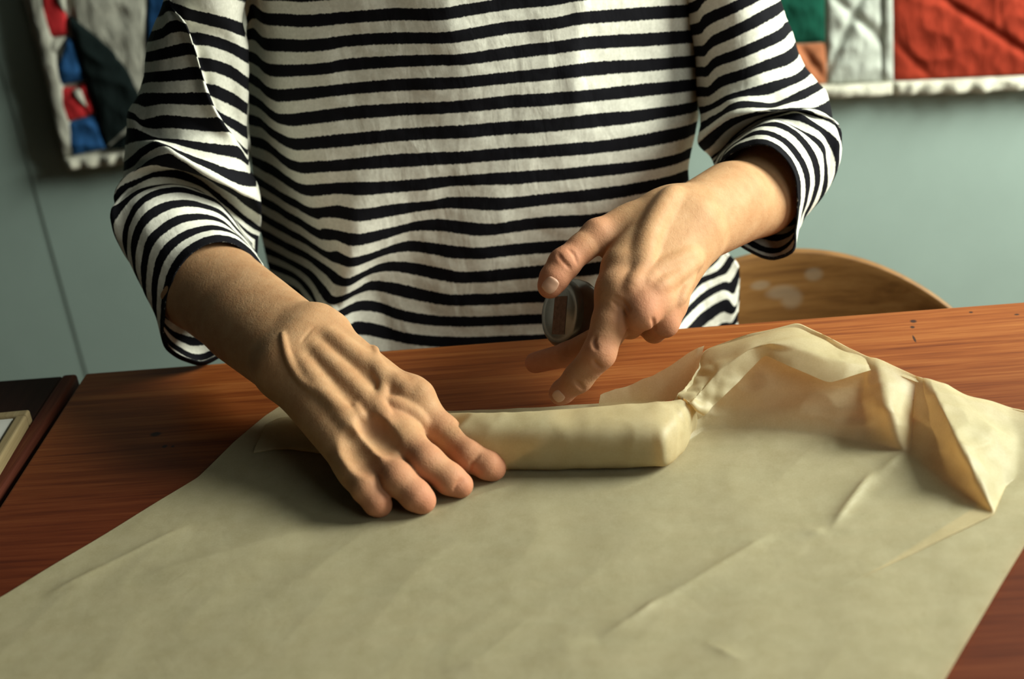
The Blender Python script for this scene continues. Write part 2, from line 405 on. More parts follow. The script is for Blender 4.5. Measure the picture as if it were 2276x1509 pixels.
# right side
patch('patch', [(1700, -110), (1833, -120), (1835, 94), (1712, 100)], C_grn, label='dark green cotton patch')
patch('patch', [(1712, 101), (1835, 95), (1838, 186), (1716, 194)], C_brn, label='orange brown cotton patch', grooves=[((1770, 90), (1850, 200))])
patch('patch', [(1835, -120), (1958, -125), (1962, 182), (1839, 187)], C_gry, n=(34, 60), label='pale grey linen strip', grooves=[((1850, -10), (1985, 110)), ((1840, 150), (1900, 20))])
patch('patch', [(1958, -125), (1982, -127), (1985, 180), (1962, 182)], C_gry, 0.012, (10, 60), label='narrow pale grey linen strip')
patch('patch', [(1983, -127), (2420, -150), (2424, 158), (1986, 180)], C_rust, n=(90, 70), label='large rust red block with diagonal stitching', grooves=[((2070, -20), (2300, 130)), ((1985, 90), (2075, 180)), ((2200, -60), (2420, 90))])
patch('binding', [(1712, 196), (1984, 181), (1986, 210), (1714, 222)], C_bind, 0.017, (50, 10), pucker=0.030)
patch('binding', [(1986, 181), (2424, 160), (2426, 190), (1988, 212)], C_bind, 0.017, (70, 10), pucker=0.036)

# ------------------------------------------------------------------ the chair tucked in behind the table
YC = 1.33
ca = ay(1752, 614, YC)
cs = []
for (px, py, r, el) in ((1811, 615, .009, .8), (1761, 668, .011, 1.0), (1692, 640, .010, .5), (1740, 655, .016, .5)):
    p = ay(px, py, YC+0.05)-ca; cs.append((float(p[0]), float(p[2]+ca[2]), r, el))
M_chair = mat_wood('scuffed_chair_plywood', (0.13, 0.055, 0.014), (0.225, 0.105, 0.028), (0.30, 0.155, 0.05), 'x', 50, 0.5, cs, spot_col=(0.42, 0.40, 0.32), spot_axis='z', spot_amt=0.28)
chair = empty('plywood_chair', (ca[0], YC, 0), 'scuffed orange brown plywood chair with round topped back behind table', 'chair')
Rb = 0.265; bw = 0.215; zc = ca[2]
def back_h(x): return zc - (Rb - sqrt(max(Rb*Rb - x*x, 0)))
bm = bmesh.new(); nx, nz = 48, 14; th = 0.011
vv = {}
for s in (0, 1):
    for i in range(nx+1):
        x = -bw + 2*bw*i/nx
        top = back_h(x); bot = zc-0.20 + 0.03*(x/bw)**2
        for j in range(nz+1):
            z = bot + (top-bot)*j/nz
            y = 0.06*(1-(x/bw)**2) - 0.10*(zc-z)*0.8 + th*s
            vv[s, i, j] = bm.verts.new((x, y, z))
for s in (0, 1):
    for i in range(nx):
        for j in range(nz):
            q = [vv[s, i, j], vv[s, i+1, j], vv[s, i+1, j+1], vv[s, i, j+1]]
            bm.faces.new(q if s == 0 else q[::-1])
for i in range(nx):
    bm.faces.new([vv[0, i, nz], vv[0, i+1, nz], vv[1, i+1, nz], vv[1, i, nz]]); bm.faces.new([vv[1, i, 0], vv[1, i+1, 0], vv[0, i+1, 0], vv[0, i, 0]])
for j in range(nz):
    bm.faces.new([vv[1, 0, j], vv[0, 0, j], vv[0, 0, j+1], vv[1, 0, j+1]][::-1]); bm.faces.new([vv[1, nx, j], vv[0, nx, j], vv[0, nx, j+1], vv[1, nx, j+1]])
bk = bm_obj('backrest', bm, M_chair, smooth=True); bk.parent = chair
md = bk.modifiers.new('edge', 'BEVEL'); md.width = 0.003; md.segments = 2
tbox('seat', (-0.2, -0.37, 0.43), (0.2, 0.02, 0.447), M_chair, 0.006, chair)
for sx in (-1, 1):
    tbox('leg', (sx*0.17-0.016, -0.35, 0), (sx*0.17+0.016, -0.318, 0.43), M_chair, 0.004, chair)
    tbox('leg', (sx*0.185-0.016, 0.024, 0), (sx*0.185+0.016, 0.052, zc-0.10), M_chair, 0.004, chair)

# ------------------------------------------------------------------ signed distance modelling for the body
def capsule(P, a, b, ra, rb):
    ab = b-a; q = P-a; t = np.clip(q@(ab/(ab@ab)), 0, 1)
    q = q-t[:, None]*ab
    return np.sqrt(np.einsum('ij,ij->i', q, q)) - (ra+(rb-ra)*t)
def ellipsoid(P, c, r, M=None):
    q = P-c
    if M is not None: q = q@M
    k0 = np.linalg.norm(q/r, axis=1); k1 = np.linalg.norm(q/(r*r), axis=1)+1e-9
    return k0*(k0-1)/k1
def smin(a, b, k):
    h = np.maximum(k-np.abs(a-b), 0)
    return np.minimum(a, b)-h*h*(0.25/k)
def smax(a, b, k): return -smin(-a, -b, k)

def surface_nets(fn, lo, hi, h):
    lo = np.asarray(lo); hi = np.asarray(hi); C = 4
    n = ((hi-lo)/(h*C)).astype(int)+2
    g = [lo[i]+np.arange(n[i])*h*C for i in range(3)]
    G = np.stack(np.meshgrid(*g, indexing='ij'), -1).reshape(-1, 3)
    # coarse pass at block centres
    d = fn(G+h*(C-1)/2).reshape(n)          # whole grid at once: no culling
    D = np.repeat(np.repeat(np.repeat(d, C, 0), C, 1), C, 2).astype(np.float32)
    sel = np.argwhere(np.abs(d) < h*C*1.9)
    off = np.stack(np.meshgrid(np.arange(C), np.arange(C), np.arange(C), indexing='ij'), -1).reshape(-1, 3)
    idx = (sel[:, None]*C+off[None]).reshape(-1, 3)
    key = (sel//5)@np.array([1000000, 1000, 1]); order = np.argsort(key, kind='stable'); key = key[order]
    cuts = np.r_[0, np.flatnonzero(np.diff(key))+1, len(key)]
    idx = idx.reshape(-1, C**3, 3)[order]
    for a_, b_ in zip(cuts[:-1], cuts[1:]):
        I3 = idx[a_:b_].reshape(-1, 3)
        D[I3[:, 0], I3[:, 1], I3[:, 2]] = fn(lo+I3*h)
    S = D < 0
    nn = D.shape
    cor = [(0, 0, 0), (1, 0, 0), (0, 1, 0), (1, 1, 0), (0, 0, 1), (1, 0, 1), (0, 1, 1), (1, 1, 1)]
    cnt = sum(S[a:nn[0]-1+a, b:nn[1]-1+b, c:nn[2]-1+c].astype(np.int8) for a, b, c in cor)
    cells = np.argwhere((cnt > 0) & (cnt < 8))
    vid = -np.ones(cnt.shape, int); vid[cells[:, 0], cells[:, 1], cells[:, 2]] = np.arange(len(cells))
    vals = np.stack([D[cells[:, 0]+a, cells[:, 1]+b, cells[:, 2]+c] for a, b, c in cor], 1)
    pc = np.array(cor, float); acc = np.zeros((len(cells), 3)); num = np.zeros(len(cells))
    for i in range(8):
        for j in range(i+1, 8):
            if np.abs(pc[i]-pc[j]).sum() != 1: continue
            m = (vals[:, i] < 0) != (vals[:, j] < 0)
            t = np.where(m, vals[:, i]/(vals[:, i]-vals[:, j]+1e-12), 0)
            acc += np.where(m[:, None], pc[i]+(pc[j]-pc[i])*t[:, None], 0); num += m
    V = lo+(cells+acc/num[:, None])*h
    faces = []
    for ax in range(3):
        o1, o2 = [(1, 2), (2, 0), (0, 1)][ax]
        sl0 = [slice(0, nn[k]-1) for k in range(3)]; sl1 = list(sl0); sl1[ax] = slice(1, nn[ax])
        A = S[tuple(sl0)]; B = S[tuple(sl1)]
        ed = np.argwhere(A != B); ed = ed[(ed[:, o1] > 0) & (ed[:, o2] > 0)]
        fl = A[ed[:, 0], ed[:, 1], ed[:, 2]]
        def at(d1, d2):
            e = ed.copy(); e[:, o1] -= d1; e[:, o2] -= d2; return vid[e[:, 0], e[:, 1], e[:, 2]]
        q = np.stack([at(1, 1), at(0, 1), at(0, 0), at(1, 0)], 1)
        q[~fl] = q[~fl][:, ::-1]; faces.append(q)
    Fq = np.vstack(faces); Fq = Fq[(Fq >= 0).all(1)]
    return V, Fq

class Arm:
    """forearm and hand: core (arm + palm), fingers, then surface detail (veins, tendons, creases)"""
    def __init__(s): s.core = []; s.fing = []; s.add = []; s.cut = []; s.red = []
    def near(s, P):
        if len(P) < 2: return None
        lo, hi = P.min(0), P.max(0); c = 0.5*(lo+hi); r = 0.5*np.linalg.norm(hi-lo)
        return (c, r) if r < 0.05 else None
    @staticmethod
    def far(nb, a, b, rad):
        if nb is None: return False
        c, r = nb; ab = b-a; t = min(1.0, max(0.0, ((c-a)@ab)/(ab@ab+1e-12)))
        e = c-a-t*ab
        return sqrt(e@e)-rad-r > 0.024
    def base(s, P, nb=None):
        d = np.full(len(P), 1.0)
        for (a, b, ra, rb, k) in s.core:
            if not s.far(nb, a, b, max(ra, rb)): d = smin(d, capsule(P, a, b, ra, rb), k)
        f = np.full(len(P), 1.0)
        for ch in s.fing:
            c = np.full(len(P), 1.0)
            for i in range(len(ch)-1):
                if not s.far(nb, ch[i][0], ch[i+1][0], max(ch[i][1], ch[i+1][1])):
                    c = smin(c, capsule(P, ch[i][0], ch[i+1][0], ch[i][1], ch[i+1][1]), 0.004)
            f = smin(f, c, 0.0012)
        return smin(d, f, 0.010)
    def __call__(s, P):
        nb = s.near(P)
        d = s.base(P, nb)
        for (a, b, ra, rb, k) in s.add:
            if not s.far(nb, a, b, max(ra, rb)-0.014): d = smin(d, capsule(P, a, b, ra, rb), k)
        for (a, b, ra, rb, k) in s.cut:
            if not s.far(nb, a, b, max(ra, rb)-0.014): d = smax(d, -capsule(P, a, b, ra, rb), k)
        return d
    def hit(s, px, py, d0=0.9, d1=1.4):
        r = ray(px, py); t = d0; ln = np.linalg.norm(r)
        for _ in range(90):
            d = s.base((CAM+r*t)[None])[0]
            if d < 0.00015: return CAM+r*t
            t += d/ln*0.9
            if t > d1: break
        return None
    def line(s, pts, rad, k, sink, kind='add'):
        """a vein, tendon (add) or crease (cut) following pixels over the skin"""
        P = catmull(np.array(pts, float), max(4, 3*len(pts)))
        W = [s.hit(*p) for p in P]; n = len(W)
        for i in range(n-1):
            if W[i] is None or W[i+1] is None or np.linalg.norm(W[i]-W[i+1]) > 0.02: continue
            dn = -ray(*P[i]); dn = dn/np.linalg.norm(dn)
            e0 = min(1, 0.45+1.2*min(i, n-1-i)/n*2); e1 = min(1, 0.45+1.2*min(i+1, n-2-i)/n*2) if n-2-i >= 0 else 0.45
            s_ = -sink if kind == 'add' else sink
            (s.add if kind == 'add' else s.cut).append((W[i]+dn*s_, W[i+1]+dn*s_, rad*e0, rad*e1, k))

# --- right arm of the person (left in the photo)
A = Arm()
elb = np.array([-0.372, 1.225, 0.912]); cufm = aw(452, 632, 1.25); wr = aw(668, 778, 1.125)
def C(p, q, ra, rb, k=0.018): A.core.append((p, q, ra, rb, k))
C(elb, aw(455, 622, 1.25), 0.020, 0.038); C(aw(440, 650, 1.238), aw(640, 812, 1.116), 0.033, 0.0255); C(aw(480, 618, 1.243), aw(690, 752, 1.126), 0.034, 0.0225)
C(aw(560, 725, 1.183), aw(650, 800, 1.124), 0.0305, 0.0245)
mI, mM, mR, mP = aw(900, 882, 1.090), aw(868, 952, 1.071), aw(826, 1006, 1.055), aw(785, 1032, 1.047)
C(aw(694, 748, 1.127), mI, 0.0205, 0.0150, 0.014); C(aw(680, 775, 1.122), mM, 0.0205, 0.0148, 0.014)
C(aw(655, 805, 1.112), mR, 0.0205, 0.0142, 0.014); C(aw(638, 828, 1.111), mP, 0.0205, 0.0132, 0.014)
C(aw(760, 805, 1.120), 0.5*(mI+mM)+np.array([0, .002, -.004]), 0.0195, 0.0140, 0.016); C(aw(735, 830, 1.112), 0.5*(mM+mR)+np.array([0, .002, -.004]), 0.0195, 0.0135, 0.016)
C(aw(735, 840, 1.125), aw(830, 950, 1.09), 0.022, 0.018, 0.016)                     # palm flesh beneath
C(aw(716, 716, 1.132), aw(742, 728, 1.128), 0.0105, 0.0095, 0.016)                   # styloid bump
I_ = [(mI, .0148), (aw(984, 960, 1.074), .0130), (aw(1044, 1014, 1.052), .0116), (aw(1084, 1034, 1.048), .0104), (aw(1097, 1041, 1.050), .0094)]
M_ = [(mM, .0142), (aw(948, 1026, 1.036), .0124), (aw(1000, 1065, 1.033), .0112), (aw(1023, 1078, 1.034), .0096)]
R_ = [(mR, .0136), (aw(884, 1064, 1.026), .0121), (aw(925, 1102, 1.022), .0111), (aw(940, 1113, 1.022), .0096)]
P_ = [(mP, .0120), (aw(814, 1085, 1.026), .0108), (aw(838, 1117, 1.024), .0096), (aw(845, 1123, 1.026), .0085)]
T_ = [(aw(735, 800, 1.140), .0155), (aw(860, 905, 1.115), .0130), (aw(960, 985, 1.088), .0115), (aw(1030, 1030, 1.072), .0095)]
A.fing = [I_, M_, R_, P_, T_]
for q0, q1 in ((I_, M_), (M_, R_), (R_, P_)):                                        # webs between the finger roots
    p0 = q0[0][0]*0.62+q0[1][0]*0.38; p1 = q1[0][0]*0.62+q1[1][0]*0.38; dn = np.array([0, 0, -0.003]); C(p0+dn, p1+dn, 0.0090, 0.0090, 0.008)
for p, r_ in ((aw(926, 870, 1.080), .010), (aw(884, 964, 1.058), .0085), (aw(838, 1016, 1.043), .0075), (aw(795, 1040, 1.037), .0065)):
    A.core.append((p, p+np.array([.003, -.002, -.001]), r_, r_, 0.014))
A.line([(628, 742), (634, 775), (642, 800), (652, 820), (668, 843), (690, 863), (719, 878), (744, 896), (772, 914), (800, 930)], .0020, .0034, .0003)
A.line([(835, 790), (842, 815), (846, 838), (853, 852), (851, 870), (845, 887), (849, 906), (862, 920)], .0028, .0040, .0004)
A.line([(790, 900), (799, 920), (815, 938), (833, 950), (850, 962)], .0017, .0044, .0010)
A.line([(862, 890), (890, 902), (920, 918), (945, 940)], .0020, .006, .0014)             # index extensor tendon
A.line([(700, 770), (760, 830), (810, 880), (860, 940)], .0028, .009, .0028)
A.line([(730, 740), (790, 790), (850, 830), (900, 860)], .0028, .010, .0030)
A.line([(668, 800), (720, 870), (780, 945), (828, 1000)], .0026, .009, .0026)
for pts in ([(872, 998), (842, 965), (812, 935)], [(820, 1036), (795, 1003), (772, 968)]): A.line(pts, .0058, .009, .0049, 'cut')
A.line([(838, 786), (830, 770), (815, 752)], .0015, .004, .0008)
for pts, r_ in (([(1042, 1050), (1048, 1030), (1066, 1010)], .0006), ([(1008, 1092), (1016, 1078), (1030, 1064)], .0006),
                ([(700, 725), (684, 741), (670, 760)], .0003)):
    A.line(pts, r_, .0020, .0002, 'cut')
A.red = [(I_[-1][0], .016), (I_[2][0], .012), (M_[-1][0], .016), (R_[-1][0], .018), (P_[-1][0], .016), (I_[1][0], .010), (M_[1][0], .012), (R_[1][0], .012), (mM, .012), (mI, .010)]

# --- left arm of the person (right in the photo)
B = Arm()
def C(p, q, ra, rb, k=0.018): B.core.append((p, q, ra, rb, k))
elb2 = np.array([0.180, 1.292, 0.922])
C(elb2, aw(1692, 430, 1.255), 0.019, 0.031); C(aw(1696, 410, 1.255), aw(1535, 488, 1.165), 0.0300, 0.0225); C(aw(1682, 446, 1.25), aw(1545, 528, 1.165), 0.0295, 0.0225)
C(aw(1620, 440, 1.21), aw(1540, 480, 1.17), 0.0275, 0.023)
nI, nM, nR, nP = aw(1372, 648, 1.098), aw(1424, 656, 1.096), aw(1458, 662, 1.103), aw(1486, 668, 1.113)
C(aw(1508, 482, 1.158), nI, 0.0215, 0.0152, 0.014); C(aw(1522, 500, 1.153), nM, 0.0205, 0.0148, 0.014)
C(aw(1536, 520, 1.153), nR, 0.020, 0.0142, 0.014); C(aw(1546, 538, 1.158), nP, 0.0175, 0.0118, 0.014)
C(aw(1490, 500, 1.17), aw(1410, 610, 1.135), 0.022, 0.018, 0.016); C(aw(1472, 484, 1.152), aw(1384, 592, 1.109), 0.0200, 0.0165, 0.014)
C(aw(1490, 474, 1.165), aw(1392, 504, 1.148), 0.0165, 0.0135, 0.016)                   # thenar / first metacarpal
C(aw(1420, 520, 1.155), aw(1385, 575, 1.135), 0.016, 0.014, 0.012)                     # web of the thumb
T2 = [(aw(1400, 498, 1.150), .0150), (aw(1328, 522, 1.133), .0128), (aw(1292, 552, 1.126), .0112), (aw(1254, 586, 1.118), .0124), (aw(1232, 618, 1.114), .0112), (aw(1222, 636, 1.113), .0098)]
I2 = [(nI, .0152), (aw(1355, 715, 1.090), .0134), (aw(1332, 784, 1.086), .0126), (aw(1285, 840, 1.098), .0111), (aw(1250, 871, 1.110), .0090), (aw(1244, 876, 1.112), .0082)]
M2 = [(nM, .0130), (aw(1352, 745, 1.112), .0112), (aw(1262, 788, 1.135), .0098), (aw(1190, 806, 1.155), .0086)]
R2 = [(nR, .0138), (aw(1427, 696, 1.082), .0126), (aw(1400, 722, 1.118), .0105), (aw(1378, 712, 1.145), .0088)]
P2 = [(nP, .0122), (aw(1478, 718, 1.100), .0106), (aw(1454, 736, 1.128), .0090), (aw(1428, 724, 1.150), .0076)]
B.fing = [I2, M2, R2, P2, T2]
for p, r_ in ((aw(1374, 646, 1.087), .0085), (aw(1428, 652, 1.085), .0075), (aw(1462, 662, 1.093), .0070), (aw(1490, 672, 1.107), .0055)):
    B.core.append((p, p+np.array([.002, -.002, -.002]), r_, r_, 0.014))
B.line([(1500, 425), (1478, 455), (1455, 495), (1440, 530), (1432, 560), (1424, 590)], .0024, .012, .0031)    # tall tendon to index
B.line([(1556, 575), (1520, 600), (1490, 622), (1462, 640)], .0022, .009, .0022)
B.line([(1545, 560), (1500, 580), (1465, 598), (1440, 622)], .0018, .008, .0020)
B.line([(1540, 612), (1525, 640), (1510, 672)], .0016, .006, .0012)
B.line([(1440, 560), (1425, 600), (1400, 640)], .0018, .008, .0020)
for pts, r_ in (([(1450, 478), (1440, 500), (1432, 520)], .0010), ([(1322, 748), (1319, 760), (1325, 776)], .0006), ([(1320, 802), (1326, 812), (1334, 817)], .0006),
                ([(1264, 554), (1277, 567), (1284, 586)], .0003), ([(1240, 564), (1252, 581), (1268, 597)], .0003), ([(1360, 668), (1380, 684), (1392, 702)], .0005), ([(1366, 660), (1384, 672), (1398, 690)], .0005),
                ([(1450, 708), (1454, 718), (1454, 730)], .0005), ([(1280, 848), (1288, 856), (1296, 866)], .0005)):
    B.line(pts, r_, .0026, .0002, 'cut')
B.red = [(I2[-1][0], .022), (I2[2][0], .014), (I2[1][0], .010), (M2[-1][0], .05), (T2[-1][0], .022), (T2[3][0], .018), (R2[1][0], .018), (P2[1][0], .014), (nI, .012), (nM, .014), (nR, .010), (T2[1][0], .012), (aw(1350, 700, 1.1), .014)]  # wide middle fingertip entry paints that finger's dark red shade; the rest is skin flush

# --- the rest of the body (under the clothes), much coarser
TCX = -0.095
def body_sdf(P):
    d = np.full(len(P), 1.0)
    def cap(a, b, ra, rb, k):
        nonlocal d; d = smin(d, capsule(P, np.array(a), np.array(b), ra, rb), k)
    def ell(c, r, k):
        nonlocal d; d = smin(d, ellipsoid(P, np.array(c), np.array(r)), k)
    ell((TCX, 1.335, 0.86), (0.150, 0.085, 0.14), 0.05); ell((TCX, 1.335, 0.99), (0.135, 0.080, 0.14), 0.06); ell((TCX, 1.335, 1.12), (0.145, 0.085, 0.13), 0.06)
    cap((TCX-0.12, 1.33, 1.22), (TCX+0.12, 1.33, 1.22), 0.05, 0.05, 0.06)
    cap((-0.280, 1.335, 1.205), (-0.330, 1.250, 1.051), 0.026, 0.028, 0.01); cap((TCX-0.12, 1.36, 1.225), (-0.280, 1.335, 1.205), 0.036, 0.026, 0.01); cap((-0.328, 1.246, 1.051), elb, 0.028, 0.020, 0.015)
    cap((0.118, 1.37, 1.205), (0.142, 1.315, 1.021), 0.028, 0.030, 0.01); cap((TCX+0.12, 1.365, 1.225), (0.118, 1.37, 1.205), 0.038, 0.028, 0.01); cap((0.142, 1.315, 1.021), elb2, 0.030, 0.022, 0.015)
    cap(elb, aw(440, 612, 1.25), 0.020, 0.032, 0.02); cap(elb2, aw(1704, 420, 1.265), 0.018, 0.025, 0.015)
    cap((TCX, 1.33, 1.24), (TCX, 1.29, 1.36), 0.050, 0.050, 0.03)
    ell((TCX, 1.255, 1.455), (0.072, 0.092, 0.105), 0.02); ell((TCX, 1.215, 1.40), (0.052, 0.055, 0.055), 0.03)
    cap((TCX, 1.165, 1.455), (TCX, 1.146, 1.425), 0.009, 0.013, 0.012)
    for sx in (-1, 1):
        ell((TCX+sx*0.075, 1.27, 1.45), (0.010, 0.020, 0.032), 0.008)
        d = smax(d, -ellipsoid(P, np.array((TCX+sx*0.031, 1.160, 1.462)), np.array((0.018, 0.012, 0.012))), 0.01)
        ell((TCX+sx*0.031, 1.178, 1.462), (0.0125, 0.0125, 0.0125), 0.003)
    cap((TCX-0.02, 1.168, 1.392), (TCX+0.02, 1.168, 1.392), 0.006, 0.006, 0.008)
    cap((TCX-0.075, 1.34, 0.82), (TCX-0.09, 1.33, 0.45), 0.072, 0.050, 0.05); cap((TCX-0.09, 1.33, 0.45), (TCX-0.095, 1.36, 0.06), 0.048, 0.032, 0.03)
    cap((TCX+0.075, 1.34, 0.82), (TCX+0.09, 1.33, 0.45), 0.072, 0.050, 0.05); cap((TCX+0.09, 1.33, 0.45), (TCX+0.095, 1.36, 0.06), 0.048, 0.032, 0.03)
    for sx in (-1, 1): cap((TCX+sx*0.095, 1.37, 0.045), (TCX+sx*0.10, 1.22, 0.03), 0.034, 0.026, 0.03)
    return d

def bounds(arm, pad=0.01):
    pts = []
    for (a, b, ra, rb, k) in arm.core: pts += [a-ra, a+ra, b-rb, b+rb]
    for ch in arm.fing:
        for p, r in ch: pts += [p-r, p+r]
    pts = np.array(pts); return pts.min(0)-pad, pts.max(0)+pad
parts = []
for arm in (A, B):
    lo, hi = bounds(arm); V, Fq = surface_nets(arm, lo, hi, 0.0010); parts.append((V, Fq))
V, Fq = surface_nets(body_sdf, (TCX-0.42, 1.02, 0.0), (TCX+0.42, 1.50, 1.58), 0.0075); parts.append((V, Fq))
Vs = np.vstack([p[0] for p in parts]); off = np.cumsum([0]+[len(p[0]) for p in parts[:-1]])
Fs = np.vstack([p[1]+o for p, o in zip(parts, off)])
M_skin = mat_skin()
person = empty('person', (TCX, 1.36, 0), 'person in black and white striped top wrapping a parcel at the oak table', 'person')
body = mesh_obj('body', Vs, Fs, M_skin, person)
fl = np.zeros(len(Vs))
for arm in (A, B):
    for p, r in arm.red: fl = np.maximum(fl, np.exp(-np.sum((Vs-p)**2, 1)/(2*r*r))*0.85)
at = body.data.attributes.new('flush_shade', 'FLOAT', 'POINT'); at.data.foreach_set('value', fl.astype(np.float32))
sm = body.modifiers.new('smooth', 'SMOOTH'); sm.factor = 0.5; sm.iterations = 3

# fingernails sit on the skin
M_nail = mat_plain('fingernail', (0.62, 0.36, 0.25), 0.30, 200, 0.05, 300, 0.03, 0.0002, 0.5)
def nail(arm, px, py, ax, ln, wd, label=None, name='fingernail'):
    """px,py centre in the photo, ax = pixel direction of the finger, lengths in metres"""
    c = arm.hit(px, py)
    if c is None: return
    e = 0.0006
    g = np.array([arm.base((c+np.eye(3)[i]*e)[None])[0]-arm.base((c-np.eye(3)[i]*e)[None])[0] for i in range(3)]); g /= np.linalg.norm(g)
    d = RT*ax[0]-UP*ax[1]; d = d-g*(d@g); d /= np.linalg.norm(d); s = np.cross(d, g)
    n = 15; u, v = np.meshgrid(np.linspace(-1, 1, n), np.linspace(-1, 1, n))
    uu = u*np.sqrt(np.clip(1-0.45*v*v, 0, 1))**1.0; vv_ = v*np.sqrt(np.clip(1-0.30*u*u, 0, 1))
    P = c+(uu*wd/2)[..., None]*s+(vv_*ln/2)[..., None]*d
    P = P.reshape(-1, 3)
    for _ in range(6): P = P-arm.base(P)[:, None]*g
    edge = np.maximum(np.abs(u), np.abs(v)).ravel()
    P = P+g*(0.0006-0.0008*np.clip((edge-0.8)/0.2, 0, 1)**2)[:, None]
    o = mesh_obj(name, P, grid_faces(n, n), M_nail, person)
    parent_to(o, body)
nail(B, 1223, 634, (-0.62, 0.78), 0.0135, 0.0120)
nail(B, 1240, 882, (-0.75, 0.66), 0.0105, 0.0100)

# ------------------------------------------------------------------ shirt
M_shirt = mat_shirt()
shirt = empty('shirt', (TCX, 1.36, 0)); parent_to(shirt, person)
shirt['label'] = 'boat striped jersey top, black on off white, three quarter sleeves'

# torso: one row of points for each upper edge of a black stripe, left to right over the front
SR = {
 1: [(548, 40), (560, 8), (587, 26), (630, 29), (675, 32), (730, 28), (775, 24), (830, 20), (875, 17), (975, 17), (1030, 9), (1130, -6), (1230, -16), (1330, -30), (1430, -40), (1530, -46)],
 2: [(548, 66), (566, 62), (587, 82), (630, 85), (675, 87), (730, 83), (775, 77), (875, 71), (975, 71), (1030, 64), (1130, 47), (1230, 38), (1280, 27), (1330, 22), (1430, 15), (1533, 9)],
 3: [(550, 112), (570, 118), (598, 140), (675, 142), (730, 137), (775, 129), (875, 123), (975, 120), (1030, 118), (1130, 103), (1230, 91), (1280, 84), (1330, 79), (1430, 73), (1538, 66)],
 4: [(552, 158), (575, 172), (606, 196), (675, 194), (775, 184), (875, 175), (975, 171), (1030, 169), (1130, 159), (1230, 148), (1330, 136), (1430, 131), (1545, 122)],
 5: [(553, 205), (580, 222), (610, 248), (630, 252), (675, 249), (775, 236), (875, 229), (975, 225), (1030, 222), (1130, 211), (1230, 205), (1330, 196), (1430, 185), (1550, 174)],
 6: [(553, 252), (580, 262), (612, 290), (650, 306), (700, 303), (775, 295), (875, 286), (975, 280), (1030, 277), (1130, 269), (1230, 262), (1330, 251), (1430, 242), (1530, 228), (1551, 222)],
 7: [(555, 300), (590, 310), (625, 340), (660, 358), (720, 356), (775, 352), (875, 342), (975, 337), (1030, 335), (1130, 327), (1230, 320), (1330, 312), (1430, 297), (1520, 279), (1550, 268)],
 8: [(558, 345), (600, 362), (635, 388), (675, 409), (720, 407), (775, 404), (875, 401), (975, 392), (1030, 388), (1130, 381), (1230, 375), (1330, 366), (1430, 356), (1500, 342), (1538, 326)],
 9: [(562, 385), (605, 412), (645, 436), (693, 459), (750, 456), (800, 463), (875, 453), (950, 446), (1000, 437), (1067, 437), (1130, 438), (1200, 431), (1270, 424), (1300, 421), (1400, 408), (1480, 392), (1530, 376)],
 10: [(567, 425), (610, 450), (650, 474), (707, 507), (725, 506), (787, 518), (830, 513), (875, 503), (925, 491), (975, 486), (1030, 491), (1067, 495), (1100, 496), (1150, 488), (1225, 479), (1300, 476), (1400, 462), (1480, 444), (1532, 428)],
 11: [(572, 465), (620, 494), (670, 522), (725, 557), (750, 557), (780, 571), (825, 561), (875, 542), (912, 534), (975, 541), (1030, 547), (1062, 549), (1125, 543), (1225, 534), (1300, 530), (1400, 514), (1490, 492), (1535, 478)],
 12: [(578, 505), (630, 533), (680, 560), (730, 592), (757, 612), (772, 618), (800, 607), (850, 584), (900, 581), (975, 593), (1025, 603), (1100, 598), (1200, 589), (1300, 585), (1400, 568), (1500, 540), (1545, 522), (1575, 505)],
 13: [(586, 545), (640, 572), (690, 600), (722, 634), (745, 659), (787, 644), (825, 624), (875, 627), (925, 638), (1000, 653), (1060, 652), (1100, 651), (1195, 644), (1300, 640), (1400, 628), (1500, 606), (1541, 592), (1575, 574), (1602, 546)],
 14: [(594, 580), (650, 604), (690, 640), (715, 690), (735, 697), (775, 677), (800, 668), (837, 669), (900, 689), (975, 701), (1050, 702), (1100, 701), (1200, 697), (1300, 696), (1400, 690), (1500, 672), (1519, 650), (1548, 620), (1594, 600), (1622, 566)],
 15: [(604, 615), (660, 640), (700, 690), (730, 730), (760, 728), (780, 718), (800, 713), (850, 722), (900, 738), (975, 746), (1050, 748), (1200, 742), (1300, 742), (1400, 738), (1490, 716), (1517, 690), (1565, 648), (1606, 626), (1624, 624), (1642, 592)],
 16: [(616, 660), (680, 700), (740, 770), (800, 772), (900, 788), (1050, 796), (1200, 790), (1400, 784), (1500, 748), (1560, 694), (1600, 668), (1618, 664), (1634, 680), (1644, 640)],
 17: [(622, 710), (690, 750), (760, 815), (900, 836), (1050, 844), (1200, 838), (1400, 830), (1520, 790), (1600, 720), (1625, 716), (1640, 690)],
 18: [(626, 760), (700, 800), (780, 860), (900, 880), (1050, 890), (1200, 884), (1400, 876), (1530, 836), (1600, 770), (1640, 740)],
}
NF, NB = 190, 60
ks = sorted(SR)
Efold = [(0, 583), (30, 586), (110, 596), (200, 605), (270, 622), (340, 645), (400, 668), (450, 698), (520, 730), (570, 762), (600, 764), (640, 742), (690, 716), (760, 700), (900, 690)]
ex = np.array(Efold, float)
rows_px = np.stack([catmull(np.array(SR[k], float), NF) for k in ks])                  # (K, NF, 2)
